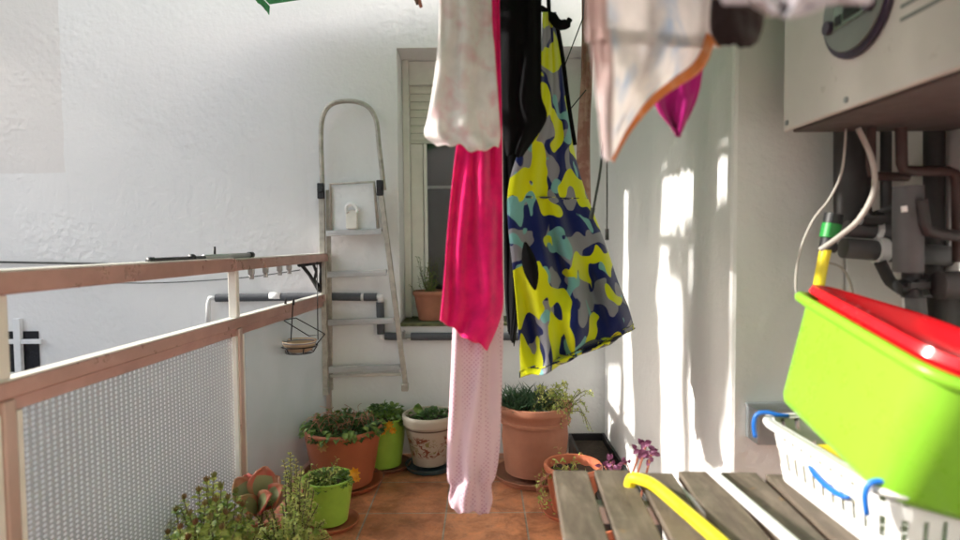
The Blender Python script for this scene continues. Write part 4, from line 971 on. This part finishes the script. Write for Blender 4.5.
# cables
g = MB(); g.tube(curve([P(846, 128, 1.40), P(842, 170, 1.40), P(830, 198, 1.40), P(812, 222, 1.40), P(799, 255, 1.40), P(796, 290, 1.40), P(805, 306, 1.40), P(830, 312, 1.38)], 40), .0028, 8)
tag(g.build('looped_cable', M['cordpale'], smooth=True), 'thin pale cable looping down left of the yellow hose', 'cable')
g = MB(); g.tube(curve([P(858, 128, 1.36), P(872, 160, 1.36), P(874, 190, 1.36), P(860, 218, 1.36), P(840, 236, 1.37), P(820, 250, 1.38)], 40), .0062, 8)
tag(g.build('grey_tube', M['cordpale'], smooth=True), 'thicker pale tube curving across the dark pipe to the connector', 'tube')
g = MB(); g.tube(curve([P(824, 262, 1.44), P(842, 268, 1.45), P(852, 288, 1.45), P(852, 306, 1.45), P(846, 330, 1.45)], 24), .0028, 8)
tag(g.build('small_cable', M['cordpale'], smooth=True), 'thin cable arc on the wall right of the yellow hose', 'cable')

# ------------------------------------------------------------ laundry
CZ = 2.09
clp = empty('clothesline_post', (-1.12, 1.2, 0), 'T shaped clothesline post with parallel cords overhead, outside the picture', 'clothesline')
part(MB().tube([(-1.12, .52, -.2), (-1.12, .52, CZ)], .02, 10), 'post', M['whitepaint'], clp, smooth=True)
part(MB().bar((-1.12, .5, CZ + .0), (-1.12, 2.3, CZ + .0), .03, .03), 'arm', M['whitepaint'], clp)
for y in (.62, .86, 1.1, 1.3, 1.45, 1.62, 1.82, 2.1):
    part(MB().tube([(-1.12, y, CZ), (XC if y < YB - .02 else XA, y, CZ)], .0022, 6), 'cord', M['cordpale'], clp)

def drape(Lp, Rp, d, n=48, m_=28, amp=.012, waves=3, seed=0, closed=0, dyaw=0, power=1, crease=.5, hw=1.5, waist=0):
    """cloth between a left and a right edge; folds run down it; closed > 0 makes a tube that deep"""
    Lc = curve([Vector((x, y, 0)) for x, y in Lp], n); Rc = curve([Vector((x, y, 0)) for x, y in Rp], n); mb = MB(); vs = []
    cols = []
    if closed: k = m_ * 2; us = [(.5 - .5 * math.cos(2 * math.pi * i / k), math.sin(2 * math.pi * i / k)) for i in range(k)]
    else: k = m_ + 1; us = [(i / m_, 0) for i in range(k)]
    for j in range(n):
        t = j / (n - 1)
        for (u, s_) in us:
            px = Lc[j].x + (Rc[j].x - Lc[j].x) * u; py = Lc[j].y + (Rc[j].y - Lc[j].y) * u + hw * t ** 8 * (math.sin(u * 11 + seed) + .7 * math.sin(u * 23 + seed * 2) + s_ * 1.2)
            ph = seed * 1.7 + .8 * math.sin(t * 3 + seed) + 1.2 * noise.noise(Vector((u * 2, t * 2.2, seed)))
            w_ = math.sin(u * math.pi * 2 * waves + ph * 2)
            w_ = math.copysign(abs(w_) ** .8, w_)
            f_ = amp * (.35 + .65 * t ** .5) * (1 if not waist else (.6 if t < waist else 1 + .9 * (t - waist) / (1 - waist))) * (w_ + crease * noise.noise(Vector((u * 6, t * 5, seed + 3))) * 2)
            dy = f_ - s_ * closed * (.6 + .4 * t) * (1 - (.35 * math.exp(-((t - waist) / .06) ** 2) if waist else 0)) + dyaw * (u - .5)
            p = P(px, py, d); r_ = (p - C0).normalized()
            vs.append(P(px, py, d + dy))
    if closed:
        fs = [(j * k + i, j * k + (i + 1) % k, (j + 1) * k + (i + 1) % k, (j + 1) * k + i) for j in range(n - 1) for i in range(k)]
    else:
        fs = [(j * k + i, j * k + i + 1, (j + 1) * k + i + 1, (j + 1) * k + i) for j in range(n - 1) for i in range(k - 1)]
    return mb.add(vs, fs)
def topy(d): # photo row of the cord at depth d
    lo, hi = -1500, 200
    for _ in range(40):
        mid = (lo + hi) / 2
        if P(500, mid, d).z > CZ: lo = mid
        else: hi = mid
    return mid
def cloth(name, label, cat, mat, mb, solid=.0025, **k):
    return tag(mb.build(name, mat, smooth=True, solid=solid, sub=0, **k), label, cat)
# white printed garment
t_ = topy(1.30)
cloth('white_shirt', 'white garment with faint pink print hanging over the hot pink towel', 'clothing', M['whitepink'],
      drape([(442, t_), (440, 0), (438, 50), (433, 90), (428, 118), (425, 134), (437, 142)], [(488, t_), (491, 0), (494, 50), (497, 90), (499, 120), (500, 136), (498, 149)], 1.30, amp=.010, waves=2, seed=1, closed=.03, dyaw=.05, hw=2.5, crease=.9))
t_ = topy(1.45)
cloth('pink_towel', 'hot pink terry towel hanging with its pointed corner down', 'towel', M['hotpink'],
      drape([(474, t_), (470, 0), (460, 120), (454, 170), (448, 230), (444, 285), (440.5, 320)], [(498, t_), (499, 0), (501.5, 130), (502, 200), (502, 260), (502, 310), (487, 349)], 1.45, amp=.014, waves=1.3, seed=2, closed=.012, crease=1.1, dyaw=.05), solid=.003)
t_ = topy(1.53)
cloth('pink_pyjamas', 'pale pink dotted pyjama leg with a cuff hanging lowest of the laundry', 'clothing', M['palepink'],
      drape([(462, t_), (460, 100), (455, 260), (453, 330), (450, 400), (447.5, 450), (448, 478), (451, 486), (449, 500), (452, 510)], [(497, t_), (500, 100), (503, 260), (503, 330), (501, 400), (499, 450), (495, 476), (491, 485), (492, 500), (489, 512)], 1.53, n=70, amp=.007, waves=2, seed=5, closed=.035, crease=1.2, dyaw=.05))
t_ = topy(1.62)
cloth('black_garment', 'plain black garment hanging between the white shirt and the camouflage dress', 'clothing', M['blackcloth'],
      drape([(494, t_), (496, 0), (500, 50), (502, 100), (503, 130), (506, 153)], [(541, t_), (541, 0), (541, 60), (541, 95), (546, 120), (524, 155)], 1.60, amp=.01, waves=2, seed=6, closed=.03))
cloth('black_leggings', 'narrow black leg hanging just right of the hot pink towel', 'clothing', M['blackcloth'],
      drape([(500, topy(1.84)), (502, 0), (503, 120), (504, 220), (505, 290), (508, 330)], [(516, topy(1.84)), (518, 0), (521, 120), (524, 220), (522, 290), (514, 345)], 1.84, amp=.01, waves=1, seed=8, closed=.02))
# camouflage dress
dr = empty('camouflage_dress', P(570, 300, 1.78), 'yellow navy and grey camouflage dress hanging by one strap', 'clothing')
Lp = [(543, 12), (541, 60), (538, 105), (520, 148), (509, 185), (508, 220), (512, 260), (516, 300), (519, 340), (521, 380)]
Rp = [(556, 12), (563, 60), (567, 100), (574, 150), (584, 188), (597, 222), (608, 252), (618, 282), (628, 306), (634, 327)]
mb_ = drape(Lp, Rp, 1.80, n=110, m_=50, amp=.016, waves=3.1, seed=11, closed=.05, crease=1.6, dyaw=.18, hw=2.5, waist=.60)
part(mb_, 'dress_body', M['camo'], dr, smooth=True, solid=.002)
k = 80; ring = [Vector(v_) for v_ in mb_.v[-k:]]
cx0 = sum(ring, Vector()) / k
g = MB(); prev_ = [Vector(v_) for v_ in mb_.v[-5 * k:-4 * k]]
vs = [p + (p - cx0).normalized() * .004 for p in prev_] + [p + (p - cx0).normalized() * .005 for p in ring]
g.add(vs, [(i, (i + 1) % k, k + (i + 1) % k, k + i) for i in range(k)])
part(g, 'hem', M['camodark'], dr, smooth=True, solid=.003)
g = MB(); g.tube(curve([P(549, topy(1.8), 1.8), P(549, 12, 1.8), P(556, 22, 1.77), P(563, 60, 1.77), P(568, 100, 1.77), P(575, 145, 1.77)], 30), .006, 8); part(g, 'strap', M['blackcloth'], dr, smooth=True)
g = MB(); g.tube(curve([P(541, 8, 1.76), P(550, 14, 1.75), P(558, 24, 1.74), P(566, 24, 1.74), P(570, 19, 1.74)], 16), [.008] * 5 + [.014] * 8 + [.008] * 3, 10); part(g, 'strap_knot', M['blackcloth'], dr, smooth=True)
j0 = int(.60 * 109); g = MB()
ra_ = [Vector(v_) for v_ in mb_.v[j0 * k:(j0 + 1) * k]]; rb_ = [Vector(v_) for v_ in mb_.v[(j0 + 1) * k:(j0 + 2) * k]]; cc = sum(ra_, Vector()) / k
g.add([p + (p - cc).normalized() * .002 for p in ra_] + [p.lerp(q_, .6) + (p - cc).normalized() * .002 for p, q_ in zip(ra_, rb_)], [(i, (i + 1) % k, k + (i + 1) % k, k + i) for i in range(k)])
part(g, 'waist_seam', M['camodark'], dr, smooth=True, solid=.002)
# black patch stands for the shade inside the dress arm hole
g = MB(); cc = P(531, 264, 1.62); vs = [cc + Vector((0, -.012, 0))]
for j in range(24):
    a = 2 * math.pi * j / 24; vs.append(P(530 + (5 + 2 * math.cos(2 * a)) * math.cos(a) + 5 * math.sin(a), 266 + 24 * math.sin(a), 1.63))
g.add(vs, [(0, 1 + j, 1 + (j + 1) % 24) for j in range(24)]); part(g, 'arm_hole_shade', M['blackcloth'], dr, smooth=True, solid=.006)
# towel with orange edge
tw = empty('trimmed_towel', P(640, 60, .86), 'blurred white towel with orange edging hanging near at the top', 'towel')
t_ = topy(.86)
Lp = [(580, t_), (587, 0), (590, 30), (594, 65), (598, 100), (601, 130), (604, 158)]; Rp = [(735, t_), (722, 0), (714, 40), (700, 70), (662, 96), (632, 128), (613, 160)]
part(drape(Lp, Rp, .86, n=80, m_=50, amp=.010, waves=2.2, seed=3, crease=1.0, dyaw=.22), 'towel_cloth', M['terry'], tw, smooth=True, solid=.004)
part(drape([(x - 1, y) for x, y in Lp], [(x + 20 - 12 * max(0, (y - 60) / 100), y) for x, y in Lp], .735, n=40, m_=10, amp=.006, waves=1, seed=4, closed=.006), 'folded_edge', M['terrypink'], tw, smooth=True)
pts = curve([Vector((x, y, 0)) for x, y in Rp], 50); inn = [p + Vector((-8, -6, 0)) for p in pts]
part(drape([(p.x, p.y) for p in inn], [(p.x + 1, p.y + 1) for p in pts] , .935, n=60, m_=8, amp=.003, waves=1, seed=9, closed=.006), 'orange_trim', M['orange'], tw, smooth=True)
cloth('magenta_cloth', 'small pointed magenta cloth hanging behind the orange edged towel', 'cloth', M['magenta'],
      drape([(640, topy(1.1)), (645, 20), (650, 80), (658, 110), (676, 133)], [(712, topy(1.1)), (708, 20), (702, 72), (696, 100), (680, 135)], 1.10, amp=.01, waves=1.5, seed=12, closed=.008))
cloth('dark_sock', 'blurred dark brown sock hanging at the top right of the orange edged towel', 'clothing', M['brownblack'],
      drape([(722, topy(.84)), (718, -30), (712, 0), (711, 30), (718, 43)], [(752, topy(.84)), (756, -30), (763, 8), (762, 28), (756, 46)], .84, amp=.004, waves=1, seed=13, closed=.02))
cloth('lilac_cloth', 'pale lilac cloth with purple print dipping in at the top right edge', 'cloth', M['lilac'],
      drape([(690, topy(.62)), (715, -60), (738, -20), (750, 2), (770, 14)], [(900, topy(.62)), (880, -60), (850, -20), (826, 4), (795, 17)], .62, amp=.008, waves=2, seed=14, closed=.006))
cloth('striped_strap', 'reddish brown rolled cloth strap hanging behind the camouflage dress', 'strap', M['redbrown'],
      drape([(582, topy(2.4)), (582, 40), (581, 80), (578, 125), (577, 170), (582, 215)], [(592, topy(2.4)), (593, 40), (592, 80), (590, 125), (590, 170), (591, 215)], 2.40, amp=.004, waves=1, seed=15, closed=.018))
g = MB(); g.tube(curve([P(604, 120, 1.62), P(601, 165, 1.62), P(596, 195, 1.62), P(592, 216, 1.62)], 12), .0035, 6); g.tube([P(593, 208, 1.62), P(591, 219, 1.62)], .006, 8)
g.tube([P(604, 120, 1.62), P(604, topy(1.62), 1.62)], .003, 6)
tag(g.build('short_cord', M['cord'], smooth=True), 'thicker dark cord with a knot hanging below the orange edged towel', 'cord')
g = MB(); g.tube([P(607, topy(1.62), 1.62), P(607, 232, 1.62)], .0022, 6); g.tube([P(607, 229, 1.62), P(607, 240, 1.62)], .005, 8)
tag(g.build('thin_cord', M['cord'], smooth=True), 'thin dark cord hanging straight right of the knotted cord', 'cord')
g = MB(); g.tube([P(583, 18, 2.3), P(563, 70, 2.3), P(556, 100, 2.3)], .0025, 6); g.tube([P(586, 90, 2.3), P(563, 118, 2.3)], .0025, 6); g.tube([P(583, 18, 2.3), P(585, topy(2.3), 2.3)], .0025, 6)
tag(g.build('slanting_cord', M['cord'], smooth=True), 'thin slanting cord seen between dress top and window recess', 'cord')
# dry leaf-like peg at the top
pg = empty('clothes_peg', P(416, 3, 1.6), 'brown wooden clothes peg dangling at the top edge above the ladder', 'peg')
g = MB(); g.bar(P(411, -12, 1.6), P(418, 4, 1.6), .010, .014, up=(0, 1, 0)); part(g, 'peg_half', plain('brown_peg', (.10, .06, .035), .7), pg, bevel=.002)
g = MB(); g.bar(P(416, -13, 1.6), P(421, 7, 1.6), .009, .014, up=(0, 1, 0)); part(g, 'peg_half', M['saucerbrown'], pg, bevel=.002)
g = MB(); g.tube([P(414, -8, 1.6), P(412, topy(1.62), 1.62)], .0015, 6); part(g, 'peg_string', M['cord'], pg)

# added line of sheets, unseen to the left, shaped to throw the striped shade
SX = -3.0
ol = empty('added_shade_line', (SX, 2.3, 2.9), 'added unseen line of white sheets shading the side wall, left of the picture', 'clothesline')
ZT = 3.45
part(MB().tube([(SX, -1, ZT), (SX, D, ZT)], .004, 6), 'cord', M['cordpale'], ol)
dx = XA - SX; tn = math.tan(R(SUN_EL)); drift = dx * math.tan(R(SUN_Y))
tv = tr / tr.x
def caster(poly, wobble=.0):     # added cloth whose shadow outline on the side wall runs through these rows: (photo row, left, right)
    g = MB(); n = 10; rows = []
    for k in range(len(poly) - 1):
        (ya, la, ra_), (yb, lb, rb_) = poly[k], poly[k + 1]
        for j in range(9 if k == len(poly) - 2 else 8):
            t = j / 8; rows.append((ya + (yb - ya) * t, la + (lb - la) * t, ra_ + (rb_ - ra_) * t))
    vs = []
    for j, (y, l, r_) in enumerate(rows):
        for i in range(n + 1):
            u = i / n; p = PXX(l + (r_ - l) * u, y, XA); p = p + tv * (SX - XA)
            vs.append(p + Vector((.03 * math.sin(u * 8 + l), .010 * math.sin(j * .9 + l), .008 * math.sin(i * 1.3 + j))))
    g.add(vs, [(j * (n + 1) + i, j * (n + 1) + i + 1, (j + 1) * (n + 1) + i + 1, (j + 1) * (n + 1) + i) for j in range(len(rows) - 1) for i in range(n)])
    part(g, 'shade_sheet', M['shade_sheet'], ol, smooth=True, solid=.003)
for poly in ([(60, 600, 624.5), (200, 600, 624), (368, 600, 623)], [(368, 620, 624), (470, 619, 624)],
             [(60, 627, 662), (225, 628, 662), (300, 628, 657), (360, 632, 661), (480, 636, 662)],
             [(228, 669, 684), (272, 668, 684), (280, 674, 684)], [(218, 684.5, 692), (300, 681, 690), (480, 683, 689)],
             [(212, 692.5, 702), (300, 690.5, 702), (372, 690.5, 698)], [(60, 700, 713), (205, 700, 713), (212, 702, 713)],
             [(200, 714.2, 731), (240, 702.2, 733), (380, 702, 730), (440, 703, 722), (500, 705, 713)]): caster(poly)
